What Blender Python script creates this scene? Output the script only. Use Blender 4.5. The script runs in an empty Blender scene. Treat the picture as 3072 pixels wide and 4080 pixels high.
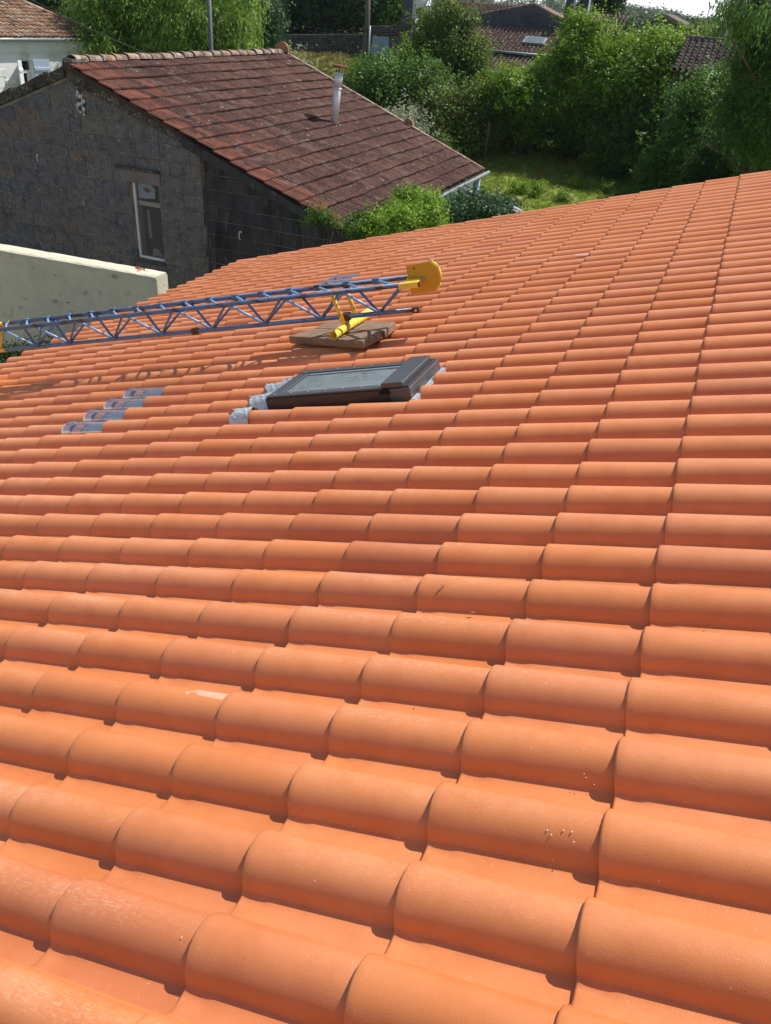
import bpy, bmesh, math, random
import numpy as np
from mathutils import Vector, Matrix
R = math.radians
random.seed(7)
scene = bpy.context.scene
COL = scene.collection

# ------------------------------------------------------------------ camera
H = 7.0
RW = np.array([[0.9217829145, 0.3824172299, 0.0638225723],
               [0.2558485145, -0.4763044690, -0.8412345633],
               [-0.2913036150, 0.7917645579, -0.5368902018]])   # world -> (right, down, forward)
F = 3180.7
cam_d = bpy.data.cameras.new('camera')
cam = bpy.data.objects.new('camera', cam_d)
COL.objects.link(cam)
cam_d.sensor_fit = 'HORIZONTAL'; cam_d.sensor_width = 36.0
cam_d.lens = 36.0 * F / 3072.0
cam_d.clip_start = 0.05; cam_d.clip_end = 6000
m3 = Matrix(((RW[0][0], -RW[1][0], -RW[2][0]), (RW[0][1], -RW[1][1], -RW[2][1]), (RW[0][2], -RW[1][2], -RW[2][2])))
cam.matrix_world = Matrix.Translation((0, 0, H)) @ m3.to_4x4()
scene.camera = cam

# ------------------------------------------------------------------ world + sun
SUN_EL, SUN_AZ = 55.0, 56.0        # azimuth measured from +x towards +y
world = bpy.data.worlds.new('World'); scene.world = world
world.use_nodes = True
wn = world.node_tree.nodes; wl = world.node_tree.links
bg = wn['Background']
sky = wn.new('ShaderNodeTexSky'); sky.sky_type = 'NISHITA'; sky.sun_disc = False
sky.sun_elevation = R(SUN_EL); sky.sun_rotation = R(90 - SUN_AZ)
sky.dust_density = 0.8; sky.air_density = 1.0
# thin bright summer cloud over the blue, thicker towards the horizon all round
tc = wn.new('ShaderNodeTexCoord'); sep = wn.new('ShaderNodeSeparateXYZ'); wl.new(tc.outputs['Generated'], sep.inputs[0])
mpw = wn.new('ShaderNodeMapping'); mpw.inputs['Scale'].default_value = (2.2, 2.2, 9.0); wl.new(tc.outputs['Generated'], mpw.inputs[0])
nzw = wn.new('ShaderNodeTexNoise'); nzw.inputs['Scale'].default_value = 2.0; nzw.inputs['Detail'].default_value = 7.0; wl.new(mpw.outputs[0], nzw.inputs['Vector'])
m1 = wn.new('ShaderNodeMapRange'); m1.inputs[1].default_value = .40; m1.inputs[2].default_value = .62; wl.new(nzw.outputs[0], m1.inputs[0])
m2 = wn.new('ShaderNodeMapRange'); m2.inputs[1].default_value = .0; m2.inputs[2].default_value = .16; m2.inputs[3].default_value = .85; m2.inputs[4].default_value = .0; wl.new(sep.outputs[2], m2.inputs[0])
mlt = wn.new('ShaderNodeMath'); mlt.operation = 'MULTIPLY'; wl.new(m1.outputs[0], mlt.inputs[0]); mlt.inputs[1].default_value = .12
mad = wn.new('ShaderNodeMath'); mad.operation = 'ADD'; mad.use_clamp = True; wl.new(m2.outputs[0], mad.inputs[0]); wl.new(mlt.outputs[0], mad.inputs[1])
mxw = wn.new('ShaderNodeMix'); mxw.data_type = 'RGBA'; mxw.inputs[7].default_value = (15.0, 15.6, 16.4, 1)
wl.new(mad.outputs[0], mxw.inputs[0]); wl.new(sky.outputs[0], mxw.inputs[6]); wl.new(mxw.outputs[2], bg.inputs['Color'])
bg.inputs['Strength'].default_value = 0.082
sun_d = bpy.data.lights.new('sun', 'SUN'); sun = bpy.data.objects.new('sun', sun_d); COL.objects.link(sun)
sun_d.energy = 4.9; sun_d.angle = R(0.6); sun_d.color = (1.0, 0.95, 0.87)
sdir = Vector((math.cos(R(SUN_EL)) * math.cos(R(SUN_AZ)), math.cos(R(SUN_EL)) * math.sin(R(SUN_AZ)), math.sin(R(SUN_EL))))
sun.rotation_euler = sdir.to_track_quat('Z', 'Y').to_euler()
sun.location = (8, 6, 30)
scene.view_settings.view_transform = 'Standard'
scene.view_settings.look = 'None'
scene.view_settings.exposure = 0.30
scene.view_settings.gamma = 1.0
scene.view_settings.use_curve_mapping = False
scene.render.engine = 'CYCLES'
scene.cycles.max_bounces = 6
scene.cycles.transparent_max_bounces = 12

# ------------------------------------------------------------------ survey helpers (world metres)
def ray(x, y):
    return RW.T @ np.array([(x - 1536) / F, (y - 2040) / F, 1.0])
C0 = np.array([0, 0, H])
def aty(x, y, Y): d = ray(x, y); return C0 + d * (Y / d[1])
def atx(x, y, X): d = ray(x, y); return C0 + d * (X / d[0])
def atz(x, y, Z): d = ray(x, y); return C0 + d * ((Z - H) / d[2])
TH = R(17.0)
CR = np.array([0.32196, -1.39812, 1.43806])
BR = np.array([[math.cos(TH), 0, math.sin(TH)], [0, 1, 0], [-math.sin(TH), 0, math.cos(TH)]])
def r2w(p): return BR.T @ (np.array(p, float) - CR) + C0
ROOF_M = Matrix.Translation(Vector(r2w((0, 0, 0)))) @ Matrix.Rotation(-TH, 4, 'Y')   # roof frame: x up the slope, y along the ridge, z out of the roof

# ------------------------------------------------------------------ object helpers
def obj(name, me, mat=None, parent=None, label=None, cat=None, group=None, kind=None, loc=None):
    o = bpy.data.objects.new(name, me); COL.objects.link(o)
    if mat is not None and me is not None and len(me.materials) == 0: me.materials.append(mat)
    if parent is not None: o.parent = parent
    if loc is not None: o.location = loc
    if label: o['label'] = label
    if cat: o['category'] = cat
    if group: o['group'] = group
    if kind: o['kind'] = kind
    return o
def empty(name, loc, label, cat, group=None, rz=0.0):
    o = bpy.data.objects.new(name, None); COL.objects.link(o)
    o.location = loc; o.rotation_euler = (0, 0, rz); o['label'] = label; o['category'] = cat
    o.empty_display_size = 0.2
    if group: o['group'] = group
    return o
def mesh(name, verts, faces, smooth=False):
    me = bpy.data.meshes.new(name); me.from_pydata([tuple(v) for v in verts], [], faces)
    if smooth: me.polygons.foreach_set('use_smooth', [True] * len(me.polygons))
    me.update(); return me
def bevel_bm(bm, w, seg=1):
    bmesh.ops.bevel(bm, geom=bm.edges[:] , offset=w, segments=seg, affect='EDGES', profile=0.6)
def box_me(name, x0, x1, y0, y1, z0, z1, bev=0.0, M=None):
    bm = bmesh.new()
    bmesh.ops.create_cube(bm, size=1.0)
    for v in bm.verts:
        v.co = Vector(((x0 + x1) / 2 + v.co.x * (x1 - x0), (y0 + y1) / 2 + v.co.y * (y1 - y0), (z0 + z1) / 2 + v.co.z * (z1 - z0)))
    if bev: bevel_bm(bm, bev)
    if M is not None: bm.transform(M)
    me = bpy.data.meshes.new(name); bm.to_mesh(me); bm.free(); return me
def prism_me(name, poly, axis_vec, bev=0.0):
    """poly: list of 3d points (planar), extruded by axis_vec"""
    n = len(poly); a = [Vector(p) for p in poly]; b = [p + Vector(axis_vec) for p in a]
    bm = bmesh.new(); va = [bm.verts.new(p) for p in a]; vb = [bm.verts.new(p) for p in b]
    bm.faces.new(va); bm.faces.new(list(reversed(vb)))
    for i in range(n): bm.faces.new((va[i], vb[i], vb[(i + 1) % n], va[(i + 1) % n]))
    bmesh.ops.recalc_face_normals(bm, faces=bm.faces[:])
    if bev: bevel_bm(bm, bev)
    me = bpy.data.meshes.new(name); bm.to_mesh(me); bm.free(); return me
def tube_data(p0, p1, r0, r1=None, n=10, cap=True, base=0):
    r1 = r0 if r1 is None else r1
    p0 = Vector(p0); p1 = Vector(p1); d = (p1 - p0).normalized()
    a = d.orthogonal().normalized(); b = d.cross(a)
    vs = []; fs = []
    for p, r in ((p0, r0), (p1, r1)):
        for i in range(n):
            t = 2 * math.pi * i / n; vs.append(p + a * math.cos(t) * r + b * math.sin(t) * r)
    for i in range(n):
        j = (i + 1) % n; fs.append((base + i, base + j, base + n + j, base + n + i))
    if cap:
        fs.append(tuple(base + i for i in reversed(range(n)))); fs.append(tuple(base + n + i for i in range(n)))
    return vs, fs
def tubes_me(name, segs, n=10):
    V = []; Fc = []
    for s in segs:
        p0, p1, r0 = s[:3]; r1 = s[3] if len(s) > 3 else r0
        v, f = tube_data(p0, p1, r0, r1, n, True, len(V)); V += v; Fc += f
    me = mesh(name, V, Fc)
    me.polygons.foreach_set('use_smooth', [len(p.vertices) == 4 for p in me.polygons]); return me
def path_me(name, pts, r, n=6):
    return tubes_me(name, [(pts[i], pts[i + 1], r) for i in range(len(pts) - 1)], n)

# ------------------------------------------------------------------ materials
def N(nt, t, **kw):
    n = nt.nodes.new(t)
    for k, v in kw.items():
        if k in n.inputs.keys(): n.inputs[k].default_value = v
        else: setattr(n, k, v)
    return n
def mat(name, col, rough=0.85, spec=0.25, layers=(), bumps=(), rnd=0.0, metal=0.0, rndcol=None, trans=0.0):
    """layers: (scale, lo, hi, colour, amount[, stretch]) noise masks; bumps: (scale, strength, distance)"""
    m = bpy.data.materials.new(name); m.use_nodes = True; nt = m.node_tree; L = nt.links.new
    b = nt.nodes['Principled BSDF']
    b.inputs['Roughness'].default_value = rough; b.inputs['Specular IOR Level'].default_value = spec
    b.inputs['Metallic'].default_value = metal
    if trans: b.inputs['Transmission Weight'].default_value = trans
    geo = N(nt, 'ShaderNodeNewGeometry'); oi = N(nt, 'ShaderNodeObjectInfo')
    cur = N(nt, 'ShaderNodeRGB').outputs[0]; cur.default_value = (*col, 1)
    if rndcol:
        rp = N(nt, 'ShaderNodeValToRGB'); cr = rp.color_ramp
        cr.interpolation = 'LINEAR'
        while len(cr.elements) < len(rndcol): cr.elements.new(0.5)
        for i, c in enumerate(rndcol):
            cr.elements[i].position = i / (len(rndcol) - 1); cr.elements[i].color = (*c, 1)
        L(oi.outputs['Random'], rp.inputs[0]); cur = rp.outputs[0]
    for i, ly in enumerate(layers):
        sc, lo, hi, c, amt = ly[:5]; st = ly[5] if len(ly) > 5 else (1, 1, 1)
        mp = N(nt, 'ShaderNodeMapping'); mp.inputs['Scale'].default_value = st; mp.inputs['Location'].default_value = (i * 3.7, i * 1.9, i * 5.1)
        L(geo.outputs['Position'], mp.inputs[0])
        nz = N(nt, 'ShaderNodeTexNoise', Scale=sc, Detail=6.0, Roughness=0.62); L(mp.outputs[0], nz.inputs['Vector'])
        mr = N(nt, 'ShaderNodeMapRange'); mr.inputs[1].default_value = lo; mr.inputs[2].default_value = hi
        mr.inputs[3].default_value = 0; mr.inputs[4].default_value = amt
        L(nz.outputs[0], mr.inputs[0])
        mx = N(nt, 'ShaderNodeMix', data_type='RGBA'); mx.inputs[7].default_value = (*c, 1)
        L(mr.outputs[0], mx.inputs[0]); L(cur, mx.inputs[6]); cur = mx.outputs[2]
    if rnd:
        mr = N(nt, 'ShaderNodeMapRange'); mr.inputs[3].default_value = 1 - rnd; mr.inputs[4].default_value = 1 + rnd
        L(oi.outputs['Random'], mr.inputs[0])
        hs = N(nt, 'ShaderNodeHueSaturation'); L(mr.outputs[0], hs.inputs['Value']); L(cur, hs.inputs['Color']); cur = hs.outputs[0]
    L(cur, b.inputs['Base Color'])
    prev = None
    for sc, stg, dist in bumps:
        nz = N(nt, 'ShaderNodeTexNoise', Scale=sc, Detail=4.0); L(geo.outputs['Position'], nz.inputs['Vector'])
        bp = N(nt, 'ShaderNodeBump', Strength=stg, Distance=dist); L(nz.outputs[0], bp.inputs['Height'])
        if prev is not None: L(prev, bp.inputs['Normal'])
        prev = bp.outputs[0]
    if prev is not None: L(prev, b.inputs['Normal'])
    return m

def terracotta():
    m = bpy.data.materials.new('sand_faced_terracotta'); m.use_nodes = True; nt = m.node_tree; L = nt.links.new
    b = nt.nodes['Principled BSDF']; geo = N(nt, 'ShaderNodeNewGeometry')
    O = r2w((0, 0, 0))
    sub = N(nt, 'ShaderNodeVectorMath', operation='SUBTRACT'); sub.inputs[1].default_value = tuple(O); L(geo.outputs['Position'], sub.inputs[0])
    def dot(v, scale, off):
        d = N(nt, 'ShaderNodeVectorMath', operation='DOT_PRODUCT'); d.inputs[1].default_value = tuple(v); L(sub.outputs[0], d.inputs[0])
        a = N(nt, 'ShaderNodeMath', operation='MULTIPLY_ADD'); a.inputs[1].default_value = scale; a.inputs[2].default_value = off
        L(d.outputs['Value'], a.inputs[0]); return a.outputs[0]
    u = dot(BR[0], 1 / 0.37, 0.0); v = dot(BR[1], 1 / W_, 0.62)
    fl = []
    for s in (u, v):
        f = N(nt, 'ShaderNodeMath', operation='FLOOR'); L(s, f.inputs[0]); fl.append(f.outputs[0])
    cb = N(nt, 'ShaderNodeCombineXYZ'); L(fl[0], cb.inputs[0]); L(fl[1], cb.inputs[1])
    wn_ = N(nt, 'ShaderNodeTexWhiteNoise', noise_dimensions='3D'); L(cb.outputs[0], wn_.inputs[0])
    rp = N(nt, 'ShaderNodeValToRGB'); cr = rp.color_ramp
    cols = [(0.0, (0.54, 0.168, 0.048)), (0.25, (0.60, 0.192, 0.059)), (0.5, (0.62, 0.208, 0.073)), (0.75, (0.59, 0.200, 0.077)), (0.93, (0.55, 0.177, 0.065)), (1.0, (0.48, 0.146, 0.056))]
    while len(cr.elements) < len(cols): cr.elements.new(0.5)
    for i, (p, c) in enumerate(cols): cr.elements[i].position = p; cr.elements[i].color = (*c, 1)
    L(wn_.outputs['Value'], rp.inputs[0]); cur = rp.outputs[0]
    def layer(cur, scale, lo, hi, c, amt, detail=7, rough=.65, maskout=None, stretch=None):
        src = geo.outputs['Position']
        if stretch:
            cbx = N(nt, 'ShaderNodeCombineXYZ'); mu = []
            for s, k in ((u, stretch[0]), (v, stretch[1])):
                q = N(nt, 'ShaderNodeMath', operation='MULTIPLY'); q.inputs[1].default_value = k; L(s, q.inputs[0]); mu.append(q.outputs[0])
            L(mu[0], cbx.inputs[0]); L(mu[1], cbx.inputs[1]); src = cbx.outputs[0]
        nz = N(nt, 'ShaderNodeTexNoise', Scale=scale, Detail=float(detail), Roughness=rough); L(src, nz.inputs['Vector'])
        mr = N(nt, 'ShaderNodeMapRange'); mr.inputs[1].default_value = lo; mr.inputs[2].default_value = hi; mr.inputs[4].default_value = amt
        L(nz.outputs[0], mr.inputs[0]); fac = mr.outputs[0]
        if maskout is not None:
            q = N(nt, 'ShaderNodeMath', operation='MULTIPLY'); L(fac, q.inputs[0]); L(maskout, q.inputs[1]); fac = q.outputs[0]
        mx = N(nt, 'ShaderNodeMix', data_type='RGBA'); mx.inputs[7].default_value = (*c, 1)
        L(fac, mx.inputs[0]); L(cur, mx.inputs[6]); return mx.outputs[2]
    cur = layer(cur, 2.2, .35, .7, (0.67, 0.255, 0.105), .40, 3)
    cur = layer(cur, 9, .45, .75, (0.47, 0.13, 0.035), .45, 4)
    # pale lime bloom and scuffs: on the crown of the rolls, patchy
    fr = N(nt, 'ShaderNodeMath', operation='FRACT'); L(v, fr.inputs[0])
    pk = N(nt, 'ShaderNodeMath', operation='SUBTRACT'); pk.inputs[1].default_value = .66; L(fr.outputs[0], pk.inputs[0])
    ab = N(nt, 'ShaderNodeMath', operation='ABSOLUTE'); L(pk.outputs[0], ab.inputs[0])
    cm = N(nt, 'ShaderNodeMapRange'); cm.inputs[1].default_value = .05; cm.inputs[2].default_value = .26; cm.inputs[3].default_value = 1; cm.inputs[4].default_value = .0
    L(ab.outputs[0], cm.inputs[0])
    big = N(nt, 'ShaderNodeTexNoise', Scale=1.3, Detail=3.0); L(geo.outputs['Position'], big.inputs['Vector'])
    bm_ = N(nt, 'ShaderNodeMapRange'); bm_.inputs[1].default_value = .42; bm_.inputs[2].default_value = .62; L(big.outputs[0], bm_.inputs[0])
    # more bloom further down the slope (older, trodden part)
    lf = N(nt, 'ShaderNodeMapRange'); lf.inputs[1].default_value = 0.0; lf.inputs[2].default_value = -5.0; lf.inputs[3].default_value = .25; lf.inputs[4].default_value = 1.0; L(u, lf.inputs[0])
    mm = N(nt, 'ShaderNodeMath', operation='MULTIPLY'); L(cm.outputs[0], mm.inputs[0]); L(bm_.outputs[0], mm.inputs[1])
    mm2 = N(nt, 'ShaderNodeMath', operation='MULTIPLY'); L(mm.outputs[0], mm2.inputs[0]); L(lf.outputs[0], mm2.inputs[1])
    cur = layer(cur, 2.6, .50, .64, (0.80, 0.53, 0.39), .70, 9, .80, mm2.outputs[0], (6.0, 22.0))
    cur = layer(cur, 75, .52, .66, (0.78, 0.50, 0.36), .45, 6, .7, mm2.outputs[0])
    cur = layer(cur, 7, .45, .7, (0.70, 0.36, 0.22), .45, 5, .6, mm2.outputs[0])
    # settled dust and crumbs in the channels
    ch = N(nt, 'ShaderNodeMapRange'); ch.inputs[1].default_value = .26; ch.inputs[2].default_value = .38; ch.inputs[3].default_value = 0; ch.inputs[4].default_value = 1
    L(ab.outputs[0], ch.inputs[0])
    cur = layer(cur, 55, .56, .72, (0.68, 0.36, 0.20), .22, 8, .75, ch.outputs[0])
    cur = layer(cur, 190, .70, .74, (0.26, 0.09, 0.035), .6, 3, .6, ch.outputs[0])
    cur = layer(cur, 110, .745, .78, (0.80, 0.50, 0.36), .6, 2, .5)
    cur = layer(cur, 130, .765, .79, (0.16, 0.05, 0.02), .8, 2, .5)
    L(cur, b.inputs['Base Color'])
    b.inputs['Roughness'].default_value = 0.46; b.inputs['Specular IOR Level'].default_value = 0.55
    b.inputs['Sheen Weight'].default_value = 0.0; b.inputs['Sheen Roughness'].default_value = 0.5
    n1 = N(nt, 'ShaderNodeTexNoise', Scale=230.0, Detail=3.0); L(geo.outputs['Position'], n1.inputs['Vector'])
    b1 = N(nt, 'ShaderNodeBump', Strength=0.24, Distance=0.002); L(n1.outputs[0], b1.inputs['Height'])
    n2 = N(nt, 'ShaderNodeTexNoise', Scale=14.0, Detail=3.0); L(geo.outputs['Position'], n2.inputs['Vector'])
    b2 = N(nt, 'ShaderNodeBump', Strength=0.18, Distance=0.004); L(n2.outputs[0], b2.inputs['Height']); L(b1.outputs[0], b2.inputs['Normal'])
    L(b2.outputs[0], b.inputs['Normal'])
    return m
W_ = 0.21982; L_ = 0.37

def leafmat(name, dark, light, trans=0.35, rough=.5):
    m = bpy.data.materials.new(name); m.use_nodes = True; nt = m.node_tree; L = nt.links.new
    for n in list(nt.nodes):
        if n.type == 'BSDF_PRINCIPLED': nt.nodes.remove(n)
    out = [n for n in nt.nodes if n.type == 'OUTPUT_MATERIAL'][0]
    at = N(nt, 'ShaderNodeAttribute', attribute_name='tint')
    rp = N(nt, 'ShaderNodeMix', data_type='RGBA'); rp.inputs[6].default_value = (*dark, 1); rp.inputs[7].default_value = (*light, 1)
    L(at.outputs['Fac'], rp.inputs[0])
    df = N(nt, 'ShaderNodeBsdfPrincipled'); df.inputs['Roughness'].default_value = rough; df.inputs['Specular IOR Level'].default_value = .2
    tr = N(nt, 'ShaderNodeBsdfTranslucent'); L(rp.outputs[2], df.inputs['Base Color'])
    hs = N(nt, 'ShaderNodeHueSaturation'); hs.inputs['Value'].default_value = 1.5; hs.inputs['Hue'].default_value = .485; L(rp.outputs[2], hs.inputs['Color']); L(hs.outputs[0], tr.inputs['Color'])
    mx = N(nt, 'ShaderNodeMixShader'); mx.inputs[0].default_value = trans; L(df.outputs[0], mx.inputs[1]); L(tr.outputs[0], mx.inputs[2])
    L(mx.outputs[0], out.inputs['Surface'])
    return m

MT = terracotta()
M_cut = mat('fresh_cut_terracotta', (0.66, 0.33, 0.22), .8, .2, [(30, .4, .7, (.72, .4, .28), .5)])
M_block = mat('weathered_stone_block', (0.04, 0.038, 0.036), .92, .15,
              [(.8, .45, .62, (0.14, 0.145, 0.16), .5), (2.5, .50, .7, (0.17, 0.15, 0.13), .5), (5, .5, .65, (0.05, 0.052, 0.062), .7), (12, .5, .75, (0.035, 0.035, 0.04), .7), (26, .63, .68, (0.46, 0.46, 0.46), .8), (7, .64, .72, (0.26, 0.27, 0.30), .7)],
              [(60, .6, .01), (12, .5, .02)], rnd=0.0,
              rndcol=[(0.094, 0.098, 0.112), (0.128, 0.124, 0.124), (0.104, 0.107, 0.115), (0.140, 0.132, 0.124), (0.165, 0.125, 0.10), (0.098, 0.104, 0.125), (0.155, 0.145, 0.128), (0.116, 0.117, 0.123)])
M_mortar = mat('old_mortar', (0.26, 0.24, 0.20), .95, .1, [(3, .45, .7, (0.06, 0.06, 0.06), .8)], [(60, .5, .01)])
M_black = mat('black_stained_block', (0.022, 0.023, 0.026), .9, .2,
              [(3, .45, .7, (0.05, 0.05, 0.052), .7), (5, .60, .68, (0.14, 0.145, 0.155), .7, (3.0, 3.0, .5)), (2.2, .5, .7, (0.008, 0.008, 0.010), .8, (2, 2, .5))],
              [(50, .5, .01), (8, .5, .02)], rndcol=[(0.034, 0.035, 0.042), (0.050, 0.050, 0.053), (0.040, 0.042, 0.050)])
M_coping = mat('lichened_coping', (0.06, 0.055, 0.045), .95, .15, [(8, .5, .65, (0.14, 0.12, 0.085), .6), (22, .58, .66, (0.42, 0.42, 0.40), .9), (5, .5, .7, (.015, .015, .015), .8)], [(40, .8, .02)], rnd=.2)
M_barn = mat('weathered_interlocking_tile', (0.15, 0.05, 0.035), .92, .15,
             [(0.55, .40, .6, (0.075, 0.040, 0.038), .7), (4, .42, .68, (0.05, 0.029, 0.028), .8), (18, .52, .66, (0.30, 0.16, 0.12), .6), (7, .63, .68, (0.42, 0.37, 0.33), .75), (2.2, .56, .66, (0.25, 0.19, 0.165), .6), (60, .64, .72, (0.4, 0.33, 0.28), .6)],
             [(90, .5, .006)], rndcol=[(0.10, 0.052, 0.046), (0.16, 0.078, 0.062), (0.20, 0.098, 0.076), (0.14, 0.068, 0.056), (0.10, 0.052, 0.048), (0.24, 0.12, 0.088), (0.165, 0.082, 0.066)])
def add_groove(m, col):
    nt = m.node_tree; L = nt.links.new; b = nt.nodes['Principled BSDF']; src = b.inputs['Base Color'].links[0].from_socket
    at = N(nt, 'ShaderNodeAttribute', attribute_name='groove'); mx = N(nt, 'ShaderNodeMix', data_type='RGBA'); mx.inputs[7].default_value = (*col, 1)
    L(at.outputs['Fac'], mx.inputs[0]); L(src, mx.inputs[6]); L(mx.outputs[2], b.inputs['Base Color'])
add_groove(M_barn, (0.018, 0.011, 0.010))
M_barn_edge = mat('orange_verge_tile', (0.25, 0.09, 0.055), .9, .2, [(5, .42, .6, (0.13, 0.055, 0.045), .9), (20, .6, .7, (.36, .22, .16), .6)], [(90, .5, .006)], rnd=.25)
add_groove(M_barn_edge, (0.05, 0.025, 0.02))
M_ridge = mat('pale_lichened_ridge_tile', (0.20, 0.13, 0.10), .95, .15, [(7, .45, .6, (0.42, 0.36, 0.30), .8), (18, .55, .7, (0.10, 0.08, 0.07), .8), (3, .55, .7, (.42, .17, .09), .7)], [(60, .6, .01)], rnd=.25)
M_cream = mat('cream_render', (0.62, 0.58, 0.45), .95, .1,
              [(1.5, .45, .7, (0.48, 0.46, 0.38), .7), (6, .6, .72, (0.22, 0.21, 0.18), .55), (20, .55, .75, (0.7, 0.66, 0.52), .5)], [(25, .5, .02), (120, .4, .004)])
M_ochre = mat('weathered_cement_face', (0.68, 0.615, 0.45), .95, .1,
              [(2.2, .45, .62, (0.55, 0.51, 0.39), .7), (5, .58, .70, (0.16, 0.15, 0.125), .7, (1, 1, 1.8)), (30, .5, .75, (0.56, 0.53, 0.43), .5)], [(18, .6, .03), (120, .4, .004)])
M_white = mat('white_lime_render', (0.76, 0.77, 0.78), .9, .2, [(1.5, .5, .7, (0.5, 0.5, 0.48), .7), (9, .66, .7, (0.3, 0.28, 0.25), .6)], [(40, .3, .01)])
M_paintw = mat('white_paint', (0.72, 0.74, 0.76), .5, .4, [(12, .55, .75, (.5, .5, .48), .5)])
M_shutter = mat('pale_blue_paint', (0.52, 0.62, 0.76), .5, .4, [(12, .55, .8, (.45, .5, .6), .4)])
M_glass_dark = mat('dark_window_glass', (0.012, 0.015, 0.017), .04, .6)
M_grey_metal = mat('grey_zinc', (0.30, 0.33, 0.37), .45, .5, [(9, .5, .8, (.2, .22, .25), .5)], metal=.4)
M_steel = mat('stainless_flue', (0.70, 0.71, 0.74), .38, .5, [(6, .5, .8, (.60, .52, .46), .5, (1, 1, .5))], metal=.35)
M_rust = mat('rusty_iron', (0.12, 0.055, 0.03), .9, .2, [(20, .5, .7, (0.09, .04, .025), .7)])
M_pole_w = mat('weathered_pole_wood', (0.14, 0.12, 0.10), .9, .2, [(5, .45, .7, (0.07, .06, .055), .7, (6, 6, .4))])
M_pole_m = mat('dark_galvanised_pole', (0.10, 0.11, 0.12), .6, .4, [(5, .5, .7, (0.05, .055, .06), .6)])
M_cable = mat('black_cable', (0.012, 0.013, 0.015), .6, .3)
M_frame = mat('anthracite_aluminium', (0.075, 0.077, 0.082), .42, .45, [(6, .5, .8, (.095, .097, .10), .5)], metal=.25)
M_framebr = mat('dark_brown_aluminium', (0.040, 0.032, 0.032), .45, .4, [(60, .64, .7, (.15, .13, .12), .5)], metal=.1)
M_lead = mat('crumpled_lead_flashing', (0.50, 0.53, 0.58), .42, .5, [(14, .5, .7, (.36, .38, .43), .7), (50, .55, .7, (.68, .70, .74), .6)], [(35, .8, .02), (90, .5, .008)], metal=.35)
M_planks = mat('weathered_plank', (0.25, 0.165, 0.11), .85, .2, [(4, .4, .7, (0.13, 0.085, 0.055), .8, (1, 7, 7)), (9, .55, .7, (0.30, 0.24, 0.19), .7, (.6, 6, 6)), (1.8, .5, .7, (.12, .08, .06), .6)], [(30, .4, .006)], rnd=.12)
M_blue = mat('scratched_blue_paint', (0.080, 0.175, 0.33), .42, .45, [(9, .50, .62, (0.10, 0.22, 0.50), .6), (14, .62, .66, (0.07, 0.035, 0.02), 1.0), (4, .62, .68, (0.05, 0.04, 0.045), .85), (45, .68, .72, (.55, .6, .7), .8)], [(60, .3, .003)])
M_blue_old = mat('rust_eaten_blue_paint', (0.085, 0.165, 0.30), .5, .4, [(11, .53, .58, (0.035, 0.028, 0.028), .95, (.6, 2, 2)), (16, .58, .64, (0.12, 0.05, 0.02), .9), (45, .68, .72, (.45, .5, .6), .7)], [(60, .4, .003)])
M_blue_lt = mat('light_blue_paint', (0.20, 0.36, 0.60), .38, .5, [(14, .60, .66, (0.08, 0.05, 0.04), .9), (40, .6, .7, (.5, .6, .75), .7)])
M_yellow = mat('ochre_yellow_paint', (0.50, 0.28, 0.012), .5, .4, [(2.5, .4, .7, (0.56, 0.30, 0.02), .6), (26, .66, .69, (0.10, 0.03, 0.01), .95), (8, .68, .72, (0.25, .09, .02), .8)], [(30, .2, .004)])
M_yellow2 = mat('chipped_yellow_paint', (0.75, 0.52, 0.06), .5, .4, [(26, .62, .66, (0.12, 0.05, 0.02), .95), (9, .5, .7, (0.75, .6, .2), .6)], [(30, .2, .004)])
M_dirt = mat('dark_hole', (0.02, 0.015, 0.012), .9, .1)
M_canalA = mat('warm_canal_tile', (0.3, 0.17, 0.11), .95, .15, [(9, .5, .7, (0.12, 0.08, 0.06), .7), (30, .55, .7, (.38, .31, .24), .5)], [(60, .5, .01)],
               rndcol=[(0.22, 0.11, 0.07), (0.42, 0.30, 0.21), (0.30, 0.15, 0.09), (0.36, 0.23, 0.15), (0.16, 0.09, 0.065), (0.46, 0.36, 0.27), (0.34, 0.16, 0.09), (.27, .18, .13)])
M_canalB = mat('grey_brown_canal_tile', (0.2, 0.13, 0.11), .95, .15, [(6, .5, .7, (0.07, 0.055, 0.055), .7), (25, .55, .7, (.28, .23, .19), .5)], [(60, .5, .01)],
               rndcol=[(0.13, 0.085, 0.075), (0.22, 0.15, 0.125), (0.16, 0.10, 0.085), (0.26, 0.20, 0.16), (0.12, 0.085, 0.08), (0.20, 0.12, 0.095)])
M_canalC = mat('dark_canal_tile', (0.12, 0.10, 0.10), .95, .15, [(6, .5, .7, (0.05, 0.045, 0.05), .7), (25, .55, .7, (.2, .18, .17), .5)], [(60, .5, .01)],
               rndcol=[(0.10, 0.085, 0.085), (0.16, 0.13, 0.125), (0.12, 0.095, 0.09), (0.18, 0.15, 0.14)])
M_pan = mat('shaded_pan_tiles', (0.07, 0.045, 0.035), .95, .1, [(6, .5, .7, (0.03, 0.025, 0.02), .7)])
M_grystone = mat('blue_grey_stone', (0.085, 0.09, 0.105), .95, .1, [(3, .45, .7, (0.05, .052, .06), .7), (14, .6, .7, (.16, .165, .18), .6)], [(20, .5, .03)], rnd=.15)
M_lint = mat('pale_grey_lintel', (0.17, 0.15, 0.15), .95, .1, [(4, .45, .7, (.10, .095, .095), .7), (20, .6, .7, (.28, .27, .26), .6)], [(30, .5, .01)])
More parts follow.
